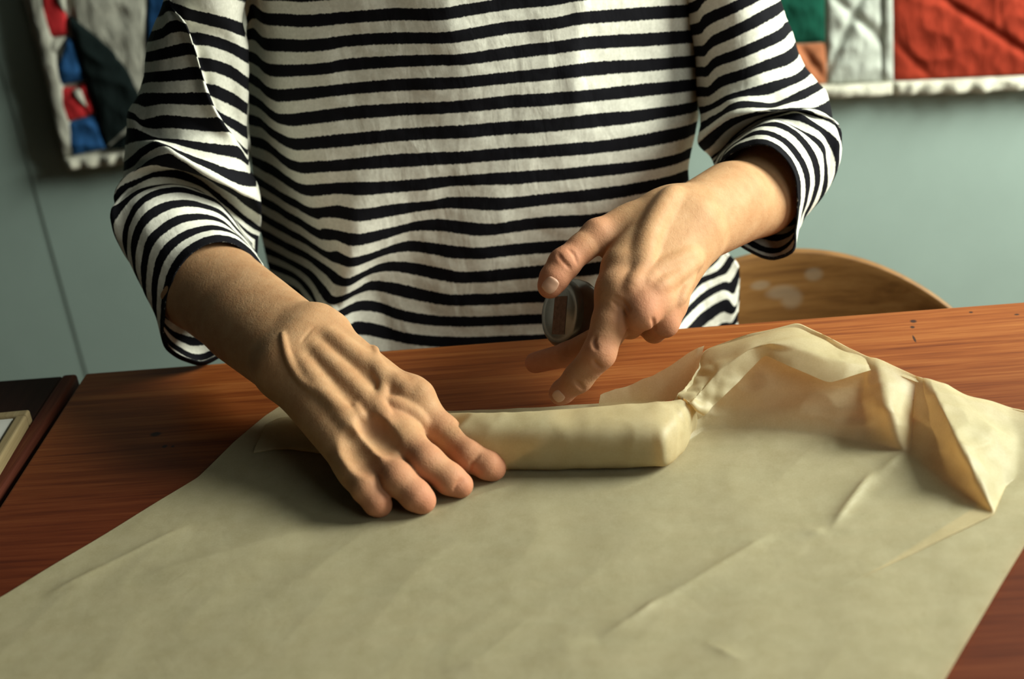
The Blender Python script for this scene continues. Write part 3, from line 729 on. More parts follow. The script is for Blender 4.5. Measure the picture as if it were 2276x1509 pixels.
# depth: the stripes run level round the body, so how far one strays from its smooth run tells how far the cloth is in or out
dev = np.zeros(rows_px.shape[:2])
for i in range(len(ks)):
    x, y = rows_px[i].T; m = x > 590
    cf = np.polyfit(x[m], y[m], 2); dv = y-np.polyval(cf, x)
    dev[i] = np.where(x > 1500, 0, dv)*np.clip((1560-x)/80, 0, 1)
ker = np.hanning(9); ker /= ker.sum()
dev = np.apply_along_axis(lambda a: np.convolve(np.pad(a, 4, 'edge'), ker, 'valid'), 1, dev)
dY = np.clip(-dev/1150*0.85, -0.03, 0.035)
Ytop, Ybot = 1.215, 1.195
rows3 = np.zeros((len(ks), NF, 3)); rowY = np.zeros((len(ks), NF))
for i, k in enumerate(ks):
    x, y = rows_px[i].T
    c = np.clip((x-560)/(1548-560), 0, 1)
    Y = Ytop+(Ybot-Ytop)*np.clip(k/15, 0, 1) + 0.085*(1-np.sqrt(np.clip(1-(2*c-1)**2*0.985, 0, 1)))
    Y = Y + 0.030*(c-0.5)                         # turned a little towards the window
    Ef = np.interp(y, ex[:, 0], ex[:, 1])
    sd = (Ef-x)                                  # >0 on the shaded side of the big fold
    fold = 0.5*(sd+np.sqrt(sd*sd+20**2))
    Y = Y + np.where(x < Ef+200, np.clip(fold/3000*2.1, 0, 0.10), 0)
    Y = Y + np.where(x > Ef-5, dY[i], dY[i]*0.3)
    Y = Y - 0.007*np.exp(-np.abs(x-(1292-0.08*y))/45)*np.clip((300-y)/120, 0, 1)
    Y = Y + np.clip((x-1540)/100, 0, 1)*0.02
    rowY[i] = Y
# smooth depth across rows
for _ in range(2): rowY[1:-1] = 0.25*rowY[:-2]+0.5*rowY[1:-1]+0.25*rowY[2:]
for i in range(len(ks)):
    for j in range(NF): rows3[i, j] = ay(rows_px[i, j, 0], rows_px[i, j, 1], rowY[i, j])
def back_arc(p_r, p_l, depth, n, lift=0.0):
    t = np.linspace(0, 1, n+2)[1:-1]; s = np.sin(pi*t)**0.6
    P = p_r[None]*(1-t[:, None])+p_l[None]*t[:, None]
    P[:, 1] += depth*s; P[:, 2] += lift*s
    return P
loops = []; vv_ = []
# rows above the frame, up to the shoulders and the neck
top = rows3[0]
zt0 = top[:, 2].mean(); nup = 9
for q in range(nup, 0, -1):
    f = q/nup; R_up = top.copy(); R_up[:, 2] += 0.0225*q
    cx = TCX; sh = 1-0.0*f
    if q > 6: sh = 1-0.62*((q-6)/3)**1.4
    R_up[:, 0] = cx+(R_up[:, 0]-cx)*sh
    R_up[:, 1] += 0.10*max(0, (q-4)/5)**2
    if q > 6: R_up[:, 2] -= 0.006*(q-6)
    loops.append(np.vstack([R_up, back_arc(R_up[-1], R_up[0], 0.13*(1-0.55*max(0, (q-5)/4)), NB, 0.02*max(0, (q-6)/3))])); vv_.append(1-q)
for i, k in enumerate(ks):
    loops.append(np.vstack([rows3[i], back_arc(rows3[i, -1], rows3[i, 0], 0.15, NB)])); vv_.append(k)
def loft(loops, vs, sub):
    Lp = np.array(loops); K = len(Lp); Q = np.concatenate([2*Lp[:1]-Lp[1:2], Lp, 2*Lp[-1:]-Lp[-2:-1]])
    out = []; vo = []
    for i in range(K-1):
        for t in np.linspace(0, 1, sub, endpoint=False):
            p0, p1, p2, p3 = Q[i:i+4]
            out.append(0.5*((2*p1)+(-p0+p2)*t+(2*p0-5*p1+4*p2-p3)*t*t+(-p0+3*p1-3*p2+p3)*t**3)); vo.append(vs[i]+(vs[i+1]-vs[i])*t)
    out.append(Lp[-1]); vo.append(vs[-1])
    return np.array(out), np.array(vo)
def cloth_obj(name, loops, vs, sub, parent, wrinkle=0.0012, seed=1, thick=0.0012, post=None):
    G, vo = loft(loops, vs, sub)
    n, m = G.shape[:2]
    # fine crumple along the surface normal
    du = np.roll(G, -1, 1)-np.roll(G, 1, 1); dv = np.gradient(G, axis=0); nr = np.cross(du, dv); nr /= np.linalg.norm(nr, axis=2, keepdims=True)+1e-12
    pts = G.reshape(-1, 3)
    h = wrinkle*(vnoise(pts, 22, seed)*0.7+ridge(pts, 13, seed+3)*0.5)
    G = G+nr*h.reshape(n, m)[..., None]
    uv = np.stack([np.tile(np.arange(m)/m, (n, 1)), np.tile(vo[:, None], (1, m))], -1).reshape(-1, 2)
    o = mesh_obj(name, G.reshape(-1, 3), grid_faces(n, m, True), M_shirt, parent, uv=uv)
    md = o.modifiers.new('cloth', 'SOLIDIFY'); md.thickness = thick; md.offset = 0
    return o
cloth_obj('shirt_body', loops, vv_, 8, shirt, 0.0010, 2)

# sleeves
NFs, NBs = 80, 50
def front_loop(pts, Yc, r, back=None, fold=None):
    """upper-arm ring: visible pixels left->right bulging r towards the viewer from depth Yc, closed behind"""
    P = np.array([(p[0], p[1], p[2] if len(p) > 2 else 0.0) for p in pts], float)
    if fold is None: Q = catmull(P, NFs)
    else:                                           # keep the crease of the long fold on the same column in every ring
        nl = 46; Q = catmull(P, 600); i0 = int(np.argmin(np.linalg.norm(Q[:, :2]-P[fold, :2], axis=1)))
        Q = np.vstack([catmull(Q[:i0+1:3] if i0 > 12 else Q[:i0+1], nl+1)[:-1], catmull(np.vstack([Q[i0:-1:3], Q[-1:]]), NFs-nl)])
    ln_ = np.r_[0, np.cumsum(np.linalg.norm(np.diff(Q[:, :2], axis=0), axis=1))]; c = ln_/ln_[-1]
    arc = np.sqrt(np.clip(1-(2*c-1)**2, 0, 1))
    W = np.array([ay(Q[j, 0], Q[j, 1], Yc-r*arc[j]+Q[j, 2]) for j in range(NFs)])
    return np.vstack([W, back_arc(W[-1], W[0], back if back else r*1.05, NBs)])
def plane_loop(pts, c, n, closing=0.8, sag=0.0):
    """forearm ring: visible pixels lying in the ring's plane, closed on the hidden side by a half ellipse"""
    P = np.array([(p[0], p[1], p[2] if len(p) > 2 else 0.0) for p in pts], float)
    Q = catmull(P, NFs)
    W = np.array([aplane(Q[j, 0], Q[j, 1], c+n*Q[j, 2], n) for j in range(NFs)])
    A0, B0 = W[-1], W[0]; mid = 0.5*(A0+B0); ap = W[np.argmax(np.linalg.norm(np.cross(W-B0, (A0-B0)/np.linalg.norm(A0-B0)), axis=1))]
    d = mid-ap; t = np.linspace(0, 1, NBs+2)[1:-1]
    H = A0*(1-t[:, None])+B0*t[:, None]+np.sin(pi*t)[:, None]*d*closing
    return np.vstack([W, H])

def r5(X, Y): return (200+X/4.003, Y/4.003)
def r6(X, Y): return (200+X/2.743, 300+Y/2.743)
def r7(X, Y): return (1500+X/5.03, Y/5.03)
def r8(X, Y): return (1500+X/3.7725, 200+Y/3.7725)
def conv(f, L_): return [(*f(*p[:2]), *(p[2:])) for p in L_]

# left-in-photo sleeve
Yl = 1.235
D = 0.020                                      # the lower layer beyond the long fold
Lrows = []
for q in range(7, 0, -1):                       # above the frame
    Lrows.append((front_loop([(365+q*6, 5-q*56), (395+q*5, -22-q*54), (460+q*4, -15-q*53), (552+q*3, 10-q*52)], Yl+0.012*q, 0.052, fold=1), -q))
Lrows += [
 (front_loop(conv(r5, [(655, 25), (700, 0, 0), (730, 15, D*.4), (900, 72, D*.7), (1150, 130, D*.6), (1350, 200, 0)]), Yl, 0.052, fold=1), 0),
 (front_loop(conv(r5, [(552, 275), (640, 250), (700, 190), (780, 178), (850, 215, -.009), (880, 280, D), (1000, 290, D), (1200, 345, D*.8), (1400, 440, 0)]), Yl, 0.053, fold=4), 1),
 (front_loop(conv(r5, [(505, 462), (640, 430), (760, 395), (850, 378), (920, 400, -.009), (945, 500, D), (1080, 520, D), (1250, 580, D*.8), (1412, 690, 0)]), Yl-0.003, 0.054, fold=4), 2),
 (front_loop(conv(r5, [(482, 642), (640, 630), (800, 610), (920, 592), (985, 612, -.009), (1010, 730, D), (1120, 755, D), (1280, 830, D*.8), (1405, 920, 0)]), Yl-0.006, 0.055, fold=4), 3),
 (front_loop(conv(r5, [(425, 858), (480, 825, .004), (640, 825), (800, 822), (950, 820), (1048, 828, -.009), (1085, 930, D), (1180, 1010, D), (1290, 1060, D*.8), (1385, 1120, 0)]), Yl-0.010, 0.056, fold=5), 4),
 (front_loop(conv(r5, [(345, 985), (400, 1010, .004), (470, 1062, .004), (640, 1022), (850, 1035), (1020, 1045), (1158, 1052, -.009), (1210, 1150, D*.8), (1300, 1240, D*.6), (1390, 1330, 0)]), Yl-0.014, 0.058, fold=6), 5),
 (front_loop(conv(r5, [(325, 1135), (400, 1140, .003), (480, 1175, .006), (600, 1225, .004), (800, 1240), (1000, 1265), (1180, 1285), (1295, 1292), (1350, 1330, .006), (1400, 1420)]), Yl-0.020, 0.060, fold=7), 6),
 (front_loop(conv(r6, [(207, 165), (280, 105), (360, 52, -.004), (405, 40, -.006), (480, 68, -.003), (600, 118), (720, 160), (850, 205), (975, 232)]), Yl-0.026, 0.062, fold=7), 7),
 (front_loop(conv(r6, [(200, 270), (270, 245, .003), (340, 170, -.002), (470, 112, -.008), (560, 155, -.006), (700, 240, -.004), (850, 320, -.002), (960, 375), (1040, 405)]), Yl-0.032, 0.064, fold=7), 8),
]
ax_l = wr-elb; ax_l /= np.linalg.norm(ax_l)
cuf_l = aw(448, 640, 1.232)
def pl(k): return cuf_l-ax_l*k
Lrows += [
 (plane_loop(conv(r6, [(172, 450), (150, 390), (165, 330), (200, 300), (290, 262), (400, 222), (520, 212), (620, 240), (740, 320), (860, 420), (960, 500), (1040, 560)]), pl(0.078), ax_l, 0.55), 9),
 (plane_loop(conv(r6, [(330, 850), (200, 680), (142, 540), (132, 450), (170, 420), (230, 372), (300, 330), (400, 308), (520, 300), (640, 325), (760, 400), (870, 500), (970, 590), (1030, 615)]), pl(0.064), ax_l, 0.6), 10),
 (plane_loop(conv(r6, [(470, 1000), (330, 880), (240, 760), (196, 650), (206, 560), (240, 470), (290, 400), (380, 345), (540, 318), (650, 345), (760, 390), (850, 480), (930, 590), (990, 660)]), pl(0.052), ax_l, 0.35), 11),
 (plane_loop(conv(r6, [(600, 1110), (480, 1090), (360, 990), (290, 880), (258, 770), (250, 650), (285, 540), (360, 455), (470, 405), (600, 395), (720, 425), (810, 470), (890, 560), (960, 640), (1010, 700)]), pl(0.040), ax_l, 0.3), 12),
 (plane_loop(conv(r6, [(720, 1200), (640, 1235), (500, 1190), (400, 1080), (330, 950), (312, 850), (315, 760), (345, 640), (420, 560), (520, 500), (640, 480), (750, 490), (840, 540), (920, 620), (985, 690), (1028, 745)]), pl(0.027), ax_l, 0.25), 13),
 (plane_loop(conv(r6, [(800, 1285), (650, 1335), (520, 1275), (440, 1175), (390, 1070), (378, 970), (380, 850), (410, 740), (470, 660), (570, 590), (700, 550), (800, 558), (880, 598), (950, 665), (1005, 730), (1042, 775)]), pl(0.013), ax_l, 0.2), 14),
 (plane_loop(conv(r6, [(840, 1325), (745, 1375), (650, 1395), (500, 1335), (440, 1255), (428, 1130), (432, 1030), (444, 930), (475, 830), (550, 720), (650, 645), (760, 608), (860, 622), (940, 668), (1005, 730), (1055, 800)]), pl(0.0), ax_l, 0.2), 15),
 (plane_loop(conv(r6, [(835, 1318), (745, 1362), (655, 1380), (512, 1322), (455, 1245), (446, 1150), (455, 1050), (480, 950), (520, 850), (590, 750), (680, 680), (770, 652), (860, 660), (935, 700), (1000, 765), (1060, 840)]), pl(-0.008), ax_l, 0.2), 15.49),
]
cloth_obj('sleeve', [l for l, _ in Lrows], [v for _, v in Lrows], 6, shirt, 0.0013, 11)

# right-in-photo sleeve
Yr = 1.302
Rrows = []
for q in range(7, 0, -1):
    Rrows.append((front_loop([(1500-q*4, 10-q*50), (1560-q*6, -10-q*52), (1640-q*8, -75-q*52), (1730-q*9, -95-q*54)], Yr+0.008*q, 0.050), -q))
Rrows += [
 (front_loop(conv(r7, [(130, 30), (210, 12), (280, -40), (330, -130), (600, -230), (900, -330), (1120, -430)]), Yr, 0.050), 0),
 (front_loop(conv(r7, [(155, 276), (220, 260), (280, 235), (350, 150, .003), (600, 40), (850, -70), (1050, -160), (1165, -230)]), Yr-0.002, 0.050), 1),
 (front_loop(conv(r7, [(200, 516), (260, 508), (320, 500), (430, 390, .003), (700, 262), (1000, 100), (1130, 30), (1178, -5)]), Yr-0.004, 0.051), 2),
 (front_loop(conv(r7, [(232, 744), (290, 742), (350, 735), (445, 640, .003), (700, 540), (950, 430), (1150, 330), (1235, 250), (1262, 235)]), Yr-0.006, 0.052), 3),
 (front_loop(conv(r7, [(252, 964), (310, 964), (385, 960), (500, 852, .003), (750, 770), (1000, 672), (1200, 595), (1310, 520), (1345, 465)]), Yr-0.010, 0.053), 4),
 (front_loop(conv(r7, [(268, 1190), (340, 1182), (420, 1155), (620, 1050), (850, 980), (1100, 905), (1300, 850), (1400, 790), (1448, 730)]), Yr-0.014, 0.055), 5),
 (front_loop(conv(r7, [(285, 1370), (400, 1310), (520, 1245), (620, 1175), (745, 1142), (920, 1150), (1090, 1155), (1300, 1070), (1500, 970), (1590, 915)]), Yr-0.030, 0.058), 6),
 (front_loop(conv(r7, [(260, 1600, .0), (430, 1450, .0), (600, 1335, .0), (800, 1275, -.004), (1050, 1235, -.008), (1300, 1215, -.006), (1530, 1205), (1640, 1160), (1722, 1110)]), Yr-0.050, 0.060), 7),
]
ax_r = aw(1525, 510, 1.16)-elb2; ax_r /= np.linalg.norm(ax_r)
cuf_r = aw(1688, 440, 1.238)
def pr_(k): return cuf_r-ax_r*k
Rrows += [
 (plane_loop(conv(r8, [(300, 560), (380, 500), (520, 360), (700, 240), (900, 190), (1080, 165), (1230, 190), (1320, 250), (1380, 300), (1394, 380), (1385, 480), (1340, 570)]), pr_(0.068), ax_r, 0.5), 8),
 (plane_loop(conv(r8, [(320, 600), (400, 500), (540, 370), (720, 262), (880, 225), (1030, 200), (1150, 260), (1260, 330), (1340, 390), (1382, 450), (1378, 560), (1350, 690), (1290, 800), (1200, 880)]), pr_(0.055), ax_r, 0.45), 9),
 (plane_loop(conv(r8, [(340, 630), (420, 500), (560, 380), (720, 275), (850, 255), (980, 300), (1110, 360), (1200, 410), (1255, 480), (1275, 600), (1280, 760), (1250, 870), (1180, 970), (1090, 1040), (980, 1090)]), pr_(0.042), ax_r, 0.35), 10),
 (plane_loop(conv(r8, [(350, 660), (430, 505), (560, 395), (720, 300), (850, 270), (980, 318), (1090, 420), (1180, 545), (1218, 660), (1210, 800), (1165, 930), (1110, 1040), (1030, 1140), (930, 1205), (820, 1215)]), pr_(0.029), ax_r, 0.3), 11),
 (plane_loop(conv(r8, [(350, 680), (430, 520), (540, 425), (680, 345), (800, 345), (930, 405), (1040, 520), (1110, 640), (1135, 760), (1115, 900), (1078, 1020), (1035, 1130), (1000, 1240), (900, 1320), (780, 1325), (660, 1275)]), pr_(0.015), ax_r, 0.25), 12),
 (plane_loop(conv(r8, [(330, 680), (420, 540), (540, 450), (690, 408), (820, 432), (930, 510), (1010, 640), (1052, 790), (1052, 960), (1022, 1150), (1004, 1340), (860, 1415), (740, 1408), (610, 1345), (525, 1288)]), pr_(0.002), ax_r, 0.2), 13),
 (plane_loop(conv(r8, [(318, 690), (430, 560), (560, 490), (700, 455), (820, 480), (915, 560), (985, 680), (1022, 820), (1030, 980), (1008, 1160), (992, 1330), (858, 1402), (740, 1395), (615, 1332), (532, 1280)]), pr_(-0.006), ax_r, 0.2), 13.49),
]
cloth_obj('sleeve', [l for l, _ in Rrows], [v for _, v in Rrows], 6, shirt, 0.0013, 21)

# trousers, shoes and hair: outside the picture but part of the figure
M_trs = mat_cloth('dark_denim', (0.03, 0.04, 0.06)); M_hair = mat_plain('grey_brown_hair', (0.12, 0.09, 0.07), 0.6, 200, 0.3); M_shoe = mat_plain('black_leather', (0.02, 0.02, 0.02), 0.45)
def tr_sdf(P):
    d = ellipsoid(P, np.array((TCX, 1.33, 0.80)), np.array((0.160, 0.098, 0.12)))
    for sx in (-1, 1):
        d = smin(d, capsule(P, np.array((TCX+sx*0.075, 1.34, 0.80)), np.array((TCX+sx*0.09, 1.33, 0.45)), 0.084, 0.062), 0.04)
        d = smin(d, capsule(P, np.array((TCX+sx*0.09, 1.33, 0.45)), np.array((TCX+sx*0.095, 1.36, 0.13)), 0.062, 0.050), 0.03)
    return d
V, Fq = surface_nets(tr_sdf, (TCX-0.22, 1.2, 0.06), (TCX+0.22, 1.47, 0.95), 0.009); mesh_obj('trousers', V, Fq, M_trs, person)
for sx in (-1, 1):
    V, Fq = surface_nets(lambda P: smax(smin(capsule(P, np.array((TCX+sx*0.095, 1.38, 0.052)), np.array((TCX+sx*0.105, 1.20, 0.036)), 0.045, 0.036), capsule(P, np.array((TCX+sx*0.095, 1.37, 0.05)), np.array((TCX+sx*0.095, 1.37, 0.09)), 0.042, 0.042), 0.02), -P[:, 2], 0.004),
                         (TCX+sx*0.1-0.08, 1.12, -0.004), (TCX+sx*0.1+0.08, 1.46, 0.16), 0.006)
    V[:, 2] = np.maximum(V[:, 2], 0.0005)
    mesh_obj('shoe', V, Fq, M_shoe, person)
def hair_sdf(P):
    d = ellipsoid(P, np.array((TCX, 1.275, 1.475)), np.array((0.086, 0.100, 0.100)))
    d = smin(d, ellipsoid(P, np.array((TCX, 1.345, 1.42)), np.array((0.075, 0.05, 0.10))), 0.03)
    return smax(d, -ellipsoid(P, np.array((TCX, 1.16, 1.41)), np.array((0.066, 0.085, 0.095))), 0.01)
V, Fq = surface_nets(hair_sdf, (TCX-0.12, 1.12, 1.28), (TCX+0.12, 1.43, 1.60), 0.006); mesh_obj('hair', V, Fq, M_hair, person)

# ------------------------------------------------------------------ round grey tin in the person's left hand
M_tin = mat_plain('dark_grey_enamel', (0.115, 0.118, 0.105), 0.22, 60, 0.18, 120, 0.05, 0.0004, 0.7)
M_lab = mat_plain('faded_reddish_label', (0.135, 0.070, 0.045), 0.7, 300, 0.35)
tin = empty('round_tin', aw(1248, 696, 1.150), 'small dark grey round tin with faded rectangular label held under the thumb', 'tin')
nax = -RT*0.80 + UP*0.10 - FW*0.55; nax /= np.linalg.norm(nax)
upv = UP-nax*(UP@nax); upv /= np.linalg.norm(upv); sv = np.cross(upv, nax)
prof = [(0, 0.0022), (0.0180, 0.0022), (0.0205, 0.0016), (0.0222, 0.0020), (0.0238, 0.0012), (0.0258, -0.0016), (0.0272, -0.0060), (0.0274, -0.0110), (0.0268, -0.0160), (0.0250, -0.0200), (0.0225, -0.0215), (0.0180, -0.0218), (0, -0.0218)]
def lathe(prof, seg=72):
    V = []
    for (r, h) in prof:
        for s in range(seg):
            a = 2*pi*s/seg; V.append(nax*h+(sv*cos(a)+upv*sin(a))*r)
    return np.array(V), grid_faces(len(prof), seg, True)
c0 = np.array(tin.location); prof = [(r*1.07, h*1.05) for r, h in prof]
V, f = lathe(prof[:6]); mesh_obj('lid', V+c0, f, M_tin, tin)
V, f = lathe(prof[5:]); mesh_obj('tin_body', V+c0, f, M_tin, tin)
u, v = np.meshgrid(np.linspace(-1, 1, 6), np.linspace(-1, 1, 8))
lab = c0+nax*0.0026+(sv[None, None]*(u*0.0085+0.001)[..., None])+(upv[None, None]*(v*0.0155-0.002)[..., None])
mesh_obj('paper_label', lab.reshape(-1, 3), grid_faces(8, 6), M_lab, tin)['label'] = 'faded reddish rectangular label'

# ------------------------------------------------------------------ the brown paper
M_paper = mat_paper()
g0 = az(1200, 1100, ZT)
paper = empty('wrapping_paper', (g0[0], g0[1], ZT), 'large translucent brown paper sheet wrapped into a parcel, far edge folded up', 'paper')
Z = lambda px, py, h=0.0: az(px, py, ZT+0.0012+h)
# stations across the sheet (left edge -> right edge): N near end, S mid, F foot of the raised fold, Wm wall middle, Rg ridge, Fl flap middle, E free edge
def flat(N_, S_, *far): return [N_, S_]+list(far)
ST = [
 [np.array((-.60, .640, ZT+.0012)), Z(0, 1330), Z(440, 1063), Z(520, 985), Z(590, 925), Z(620, 905), Z(642, 892)],
 [np.array((-.50, .620, ZT+.0012)), Z(180, 1360), Z(620, 1090), Z(690, 1000), Z(730, 940), Z(750, 915), Z(770, 895)],
 [np.array((-.36, .600, ZT+.0012)), Z(560, 1390), Z(880, 1090), Z(930, 1010), Z(960, 960), Z(980, 935), Z(1000, 915)],
 [np.array((-.26, .590, ZT+.0012)), Z(860, 1390), Z(1130, 1080), Z(1180, 1000), Z(1210, 960), Z(1220, 930), Z(1230, 905)],
 [np.array((-.18, .583, ZT+.0012)), Z(1120, 1390), Z(1420, 1060), Z(1450, 990), Z(1460, 940), Z(1465, 915), Z(1470, 890)],
 [np.array((-.14, .580, ZT+.0012)), Z(1230, 1380), Z(1560, 960), Z(1560, 925, .010), Z(1500, 876, .036), Z(1530, 900, .034), Z(1562, 930, .020)],
 [np.array((-.11, .577, ZT+.0012)), Z(1310, 1370), Z(1625, 955), Z(1600, 890, .018), Z(1545, 818, .040), Z(1570, 845, .042), Z(1600, 888, .030)],
 [np.array((-.08, .575, ZT+.0012)), Z(1380, 1360), Z(1680, 958), Z(1640, 860, .026), Z(1560, 774, .046), Z(1600, 815, .049), Z(1650, 842, .038)],
 [np.array((-.05, .573, ZT+.0012)), Z(1440, 1350), Z(1720, 960), Z(1690, 840, .032), Z(1655, 740, .055), Z(1668, 770, .058), Z(1690, 800, .046)],
 [np.array((-.03, .571, ZT+.0012)), Z(1480, 1345), Z(1760, 964), Z(1730, 830, .034), Z(1722, 726, .058), Z(1712, 758, .061), Z(1702, 790, .050)],
 [np.array((-.015, .570, ZT+.0012)), Z(1510, 1340), Z(1790, 968), Z(1775, 830, .034), Z(1772, 712, .059), Z(1765, 766, .058), Z(1756, 814, .047)],
 [np.array((.000, .570, ZT+.0012)), Z(1540, 1340), Z(1835, 974), Z(1830, 850, .030), Z(1828, 738, .054), Z(1832, 795, .051), Z(1842, 850, .038)],
 [np.array((.015, .569, ZT+.0012)), Z(1570, 1340), Z(1880, 982), Z(1880, 870, .026), Z(1885, 768, .048), Z(1884, 800, .049), Z(1880, 838, .041)],
 [np.array((.03, .569, ZT+.0012)), Z(1600, 1340), Z(1930, 990), Z(1920, 890, .022), Z(1925, 788, .044), Z(1926, 804, .045), Z(1928, 822, .042)],
 [np.array((.045, .569, ZT+.0012)), Z(1650, 1340), Z(2008, 1006, .001), Z(1982, 915, .030), Z(1950, 800, .042), Z(1950, 806, .042), Z(1951, 814, .041)],
 [np.array((.055, .569, ZT+.0012)), Z(1670, 1340), Z(2018, 1012), Z(2024, 925, .010), Z(2036, 834, .033), Z(2037, 840, .033), Z(2038, 846, .032)],
 [np.array((.075, .568, ZT+.0012)), Z(1740, 1330), Z(2110, 1085), Z(2080, 960, .012), Z(2050, 840, .032), Z(2051, 845, .032), Z(2052, 850, .031)],
 [np.array((.095, .568, ZT+.0012)), Z(1820, 1330), Z(2212, 1150, .001), Z(2140, 1000, .028), Z(2066, 846, .031), Z(2067, 850, .031), Z(2068, 854, .030)],
 [np.array((.105, .567, ZT+.0012)), Z(1850, 1330), Z(2238, 1085), Z(2206, 960, .014), Z(2150, 880, .019), Z(2151, 884, .019), Z(2152, 888, .018)],
 [np.array((.115, .567, ZT+.0012)), Z(1920, 1330), Z(2262, 1060), Z(2262, 980, .002), Z(2240, 905, .007), Z(2241, 908, .007), Z(2242, 911, .006)],
 [np.array((.130, .566, ZT+.0012)), Z(2214, 1320), Z(2330, 1130), Z(2390, 1030), Z(2440, 950), Z(2442, 952), Z(2444, 954)],
]
ST = np.array(ST)                                  # (T,7,3)
ds = np.linalg.norm(np.diff(ST[:, 2], axis=0), axis=1); tpos = np.r_[0, np.cumsum(np.maximum(ds, 0.004))]
ctr = []
NT = 420
tt = np.linspace(0, tpos[-1], NT)
G7 = np.stack([[np.interp(tt, tpos, ST[:, k, c]) for c in range(3)] for k in range(7)]).transpose(2, 0, 1)   # (NT,7,3)
seg = [90, 60, 34, 34, 14, 14]
cols = []
for k in range(6):
    t = np.linspace(0, 1, seg[k], endpoint=(k == 5))[None, :, None]
    p0, p3 = G7[:, k][:, None], G7[:, k+1][:, None]
    cols.append(p0*(1-t)+p3*t)
G = np.concatenate(cols, 1)                        # (NT, NS, 3)
for it in range(3):
    Gs = G.copy()
    Gs[1:-1] = 0.25*G[:-2]+0.5*G[1:-1]+0.25*G[2:]
    G2 = Gs.copy(); G2[:, 1:-1] = 0.25*Gs[:, :-2]+0.5*Gs[:, 1:-1]+0.25*Gs[:, 2:]
    G = G2
# crumple: gentle swells everywhere, sharper creases in the folds; then nothing below the table
n_t, n_s = G.shape[:2]
du = np.gradient(G, axis=0); dv = np.gradient(G, axis=1); nr = np.cross(du, dv); nr /= np.linalg.norm(nr, axis=2, keepdims=True)
nr[nr[..., 2] < -0.9] *= 1
pts = G.reshape(-1, 3)
hh = (0.0007*vnoise(pts[:, :2], 6, 31, 2)+0.0004*ridge(pts[:, :2], 8, 33)).reshape(n_t, n_s)
lift = np.clip((G[..., 2]-ZT-0.004)/0.012, 0, 1)
hh2 = (0.0016*ridge(pts, 20, 35)+0.0014*ridge(pts, 10, 36)).reshape(n_t, n_s)*lift
hh2 += (0.0030*ridge(pts, 34, 37)*np.exp(-np.sum((pts-az(1545, 885, ZT+0.03))**2, 1)/0.028**2)).reshape(n_t, n_s)*lift
# long faint creases running from the lower middle to the right
def crease(a, b, amp, wd):
    a = az(*a, ZT); b = az(*b, ZT); d = (b-a); l = np.linalg.norm(d); d /= l
    q = G-a; s = q@d; dist = q[..., 0]*d[1]-q[..., 1]*d[0]
    fade = np.clip(np.minimum(s, l-s)/0.02, 0, 1)
    return amp*fade*np.exp(-np.abs(dist)/wd)*(G[..., 2] < ZT+0.006)
cr = crease((1330, 1430), (1720, 1190), .0022, .006)+crease((1845, 1185), (1945, 1050), .0035, .004)+crease((1400, 1390), (1480, 1330), .002, .003)+crease((1560, 1430), (1660, 1480), .0015, .004)+crease((100, 1330), (430, 1170), .0018, .006) \
   + crease((1780, 1180), (1850, 1198), .0022, .003)+crease((1840, 985), (1848, 1008), .002, .003)+crease((1950, 1060), (2010, 1010), .0025, .004)+crease((980, 1500), (1330, 1430), .0016, .008)+crease((300, 1290), (700, 1180), .0014, .008)+crease((1000, 1130), (1160, 1080), .0016, .004)
G[..., 2] += (hh+0.0006)*(1-lift)+cr
G += nr*hh2[..., None]
G[..., 2] = np.maximum(G[..., 2], ZT+0.0008)
mesh_obj('sheet', G.reshape(-1, 3), grid_faces(n_t, n_s), M_paper, paper)

# the parcel rolled into the sheet: flattened tail under the hand, full roll, crushed neck at the right
def PZ(px, py, h): return az(px, py, ZT+h)
# stations: front-bottom px, back-top px, height of roll
PS_ = [((566, 1006), (596, 940), .003, .0), ((640, 1000), (640, 926), .005, .0), ((760, 1018), (760, 930), .009, .0), ((900, 1040), (900, 915), .018, .2), ((990, 1048), (985, 912), .027, .5),
       ((1060, 1054), (1045, 908), .035, .9), ((1130, 1056), (1120, 908), .038, 1), ((1250, 1057), (1240, 900), .039, 1), ((1370, 1055), (1360, 888), .039, 1), ((1450, 1053), (1450, 882), .038, 1),
       ((1484, 1050), (1486, 879), .036, 1), ((1514, 1018), (1504, 880), .033, .9), ((1540, 968), (1520, 880), .030, .7), ((1560, 932), (1535, 872), .030, .5), ((1580, 905), (1552, 850), .033, .4)]
NC = 72; rings = []
for (f, b, h, rd) in PS_:
    pf = PZ(*f, 0.0015); pb = PZ(*b, h)                 # near foot on the table; far upper shoulder
    ang = np.linspace(0, 2*pi, NC, endpoint=False)
    base_c = 0.5*(pf+np.array([pb[0], pb[1], ZT+0.0015]))
    dx = 0.5*(np.array([pb[0], pb[1], 0])-np.array([pf[0], pf[1], 0]))
    ex_ = 2.0/(2.9)                                      # superellipse: a soft box
    ca_, sa_ = np.cos(ang), np.sin(ang)
    cx_ = np.sign(ca_)*np.abs(ca_)**ex_; sx_ = np.sign(sa_)*np.abs(sa_)**ex_
    ring = base_c[None]-dx[None]*1.06*cx_[:, None]; ring[:, 2] = ZT+0.0012+h*0.5*(1+sx_)
    rings.append(ring)
rings = np.array(rings)
vs_ = np.arange(len(rings), dtype=float)
Gp, _ = loft(list(rings), list(vs_), 14)
n_t, n_s = Gp.shape[:2]
du = np.roll(Gp, -1, 1)-np.roll(Gp, 1, 1); dv = np.gradient(Gp, axis=0); nr = np.cross(dv, du); nr /= np.linalg.norm(nr, axis=2, keepdims=True)+1e-12
tg = np.linspace(0, len(PS_)-1, n_t)[:, None]
crush = np.exp(-((tg-12.3)/1.3)**2)+0.7*np.exp(-((tg-4.3)/1.0)**2)
pts = Gp.reshape(-1, 3)
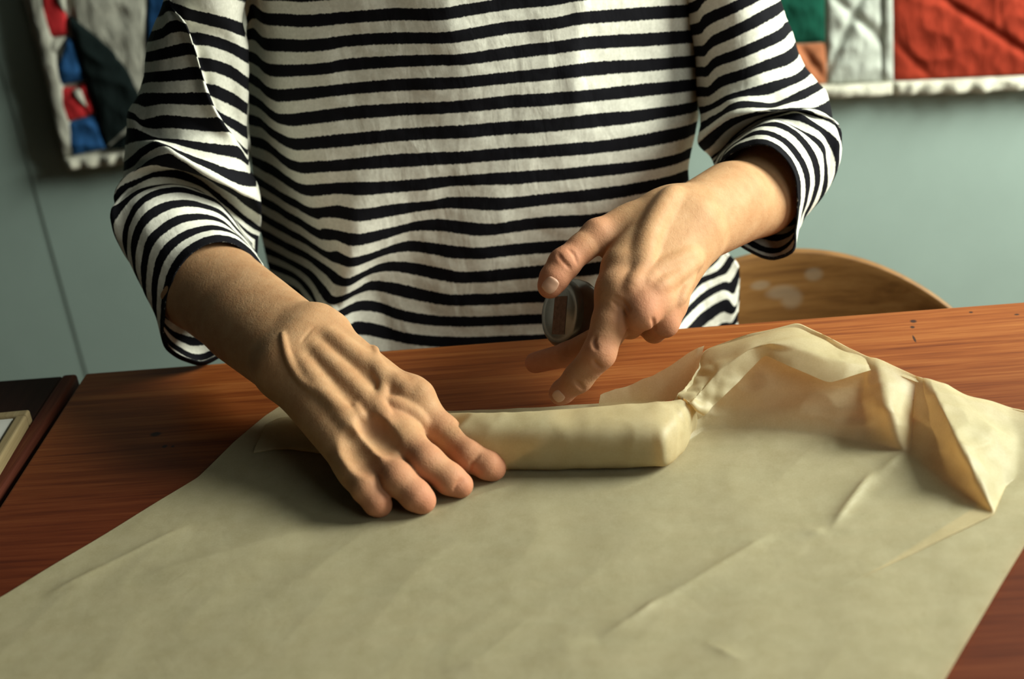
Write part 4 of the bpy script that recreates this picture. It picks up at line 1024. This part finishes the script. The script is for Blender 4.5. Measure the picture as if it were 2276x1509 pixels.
h = (0.0006*ridge(pts, 16, 41)+0.0005*vnoise(pts, 12, 42)).reshape(n_t, n_s)+crush*(0.0022*ridge(pts, 26, 43)).reshape(n_t, n_s)
Gp = Gp+nr*h[..., None]; Gp[..., 2] = np.maximum(Gp[..., 2], ZT+0.0009)
roll = mesh_obj('rolled_parcel', Gp.reshape(-1, 3), grid_faces(n_t, n_s, True), M_paper, paper); roll['label'] = 'thick rolled parcel with crushed end'
# what is wrapped: a solid bar, seen only as the body behind the translucent paper
M_bar = mat_plain('parcel_contents', (0.50, 0.42, 0.26), 0.8)
inn = []
for i in range(6, 11):
    c = rings[i].mean(0); q = c+(rings[i]-c)*0.93
    if i == 6: q[:, :2] += (rings[7].mean(0)-rings[6].mean(0))[:2]*np.clip((q[:, 2:]-ZT-0.012)/0.022, 0, 1)*0.85
    inn.append(q)
inn = np.array(inn); n_i = len(inn)
fcs = grid_faces(n_i, NC, True).tolist()+[list(range(NC))[::-1], list(range((n_i-1)*NC, n_i*NC))]
mesh_obj('filling', inn.reshape(-1, 3), fcs, M_bar, paper, smooth=False)
# single layer of paper standing behind the roll, see-through against the wood
BL = [[(1330, 905, .004), (1335, 882, .010)], [(1400, 905, .006), (1400, 858, .016)], [(1450, 900, .010), (1455, 838, .024)], [(1500, 885, .016), (1512, 802, .036)], [(1535, 850, .026), (1552, 776, .045)], [(1556, 815, .036), (1566, 772, .046)]]
bl = np.array([[PZ(*p) for p in r] for r in BL]); tb = np.linspace(0, len(BL)-1, 50); bx = np.stack([[np.interp(tb, range(len(BL)), bl[:, k, c]) for c in range(3)] for k in (0, 1)]).transpose(2, 0, 1)
t = np.linspace(0, 1, 26)[None, :, None]; Gb = bx[:, 0][:, None]*(1-t)+bx[:, 1][:, None]*t
Gb = Gb+np.array([0, 1, 0.3])*(0.0018*ridge(Gb.reshape(-1, 3), 24, 51)+0.0012*ridge(Gb.reshape(-1, 3), 10, 52)).reshape(50, 26)[..., None]
mesh_obj('back_fold', Gb.reshape(-1, 3), grid_faces(50, 26), M_paper, paper)['label'] = 'thin see-through single layer behind the roll'
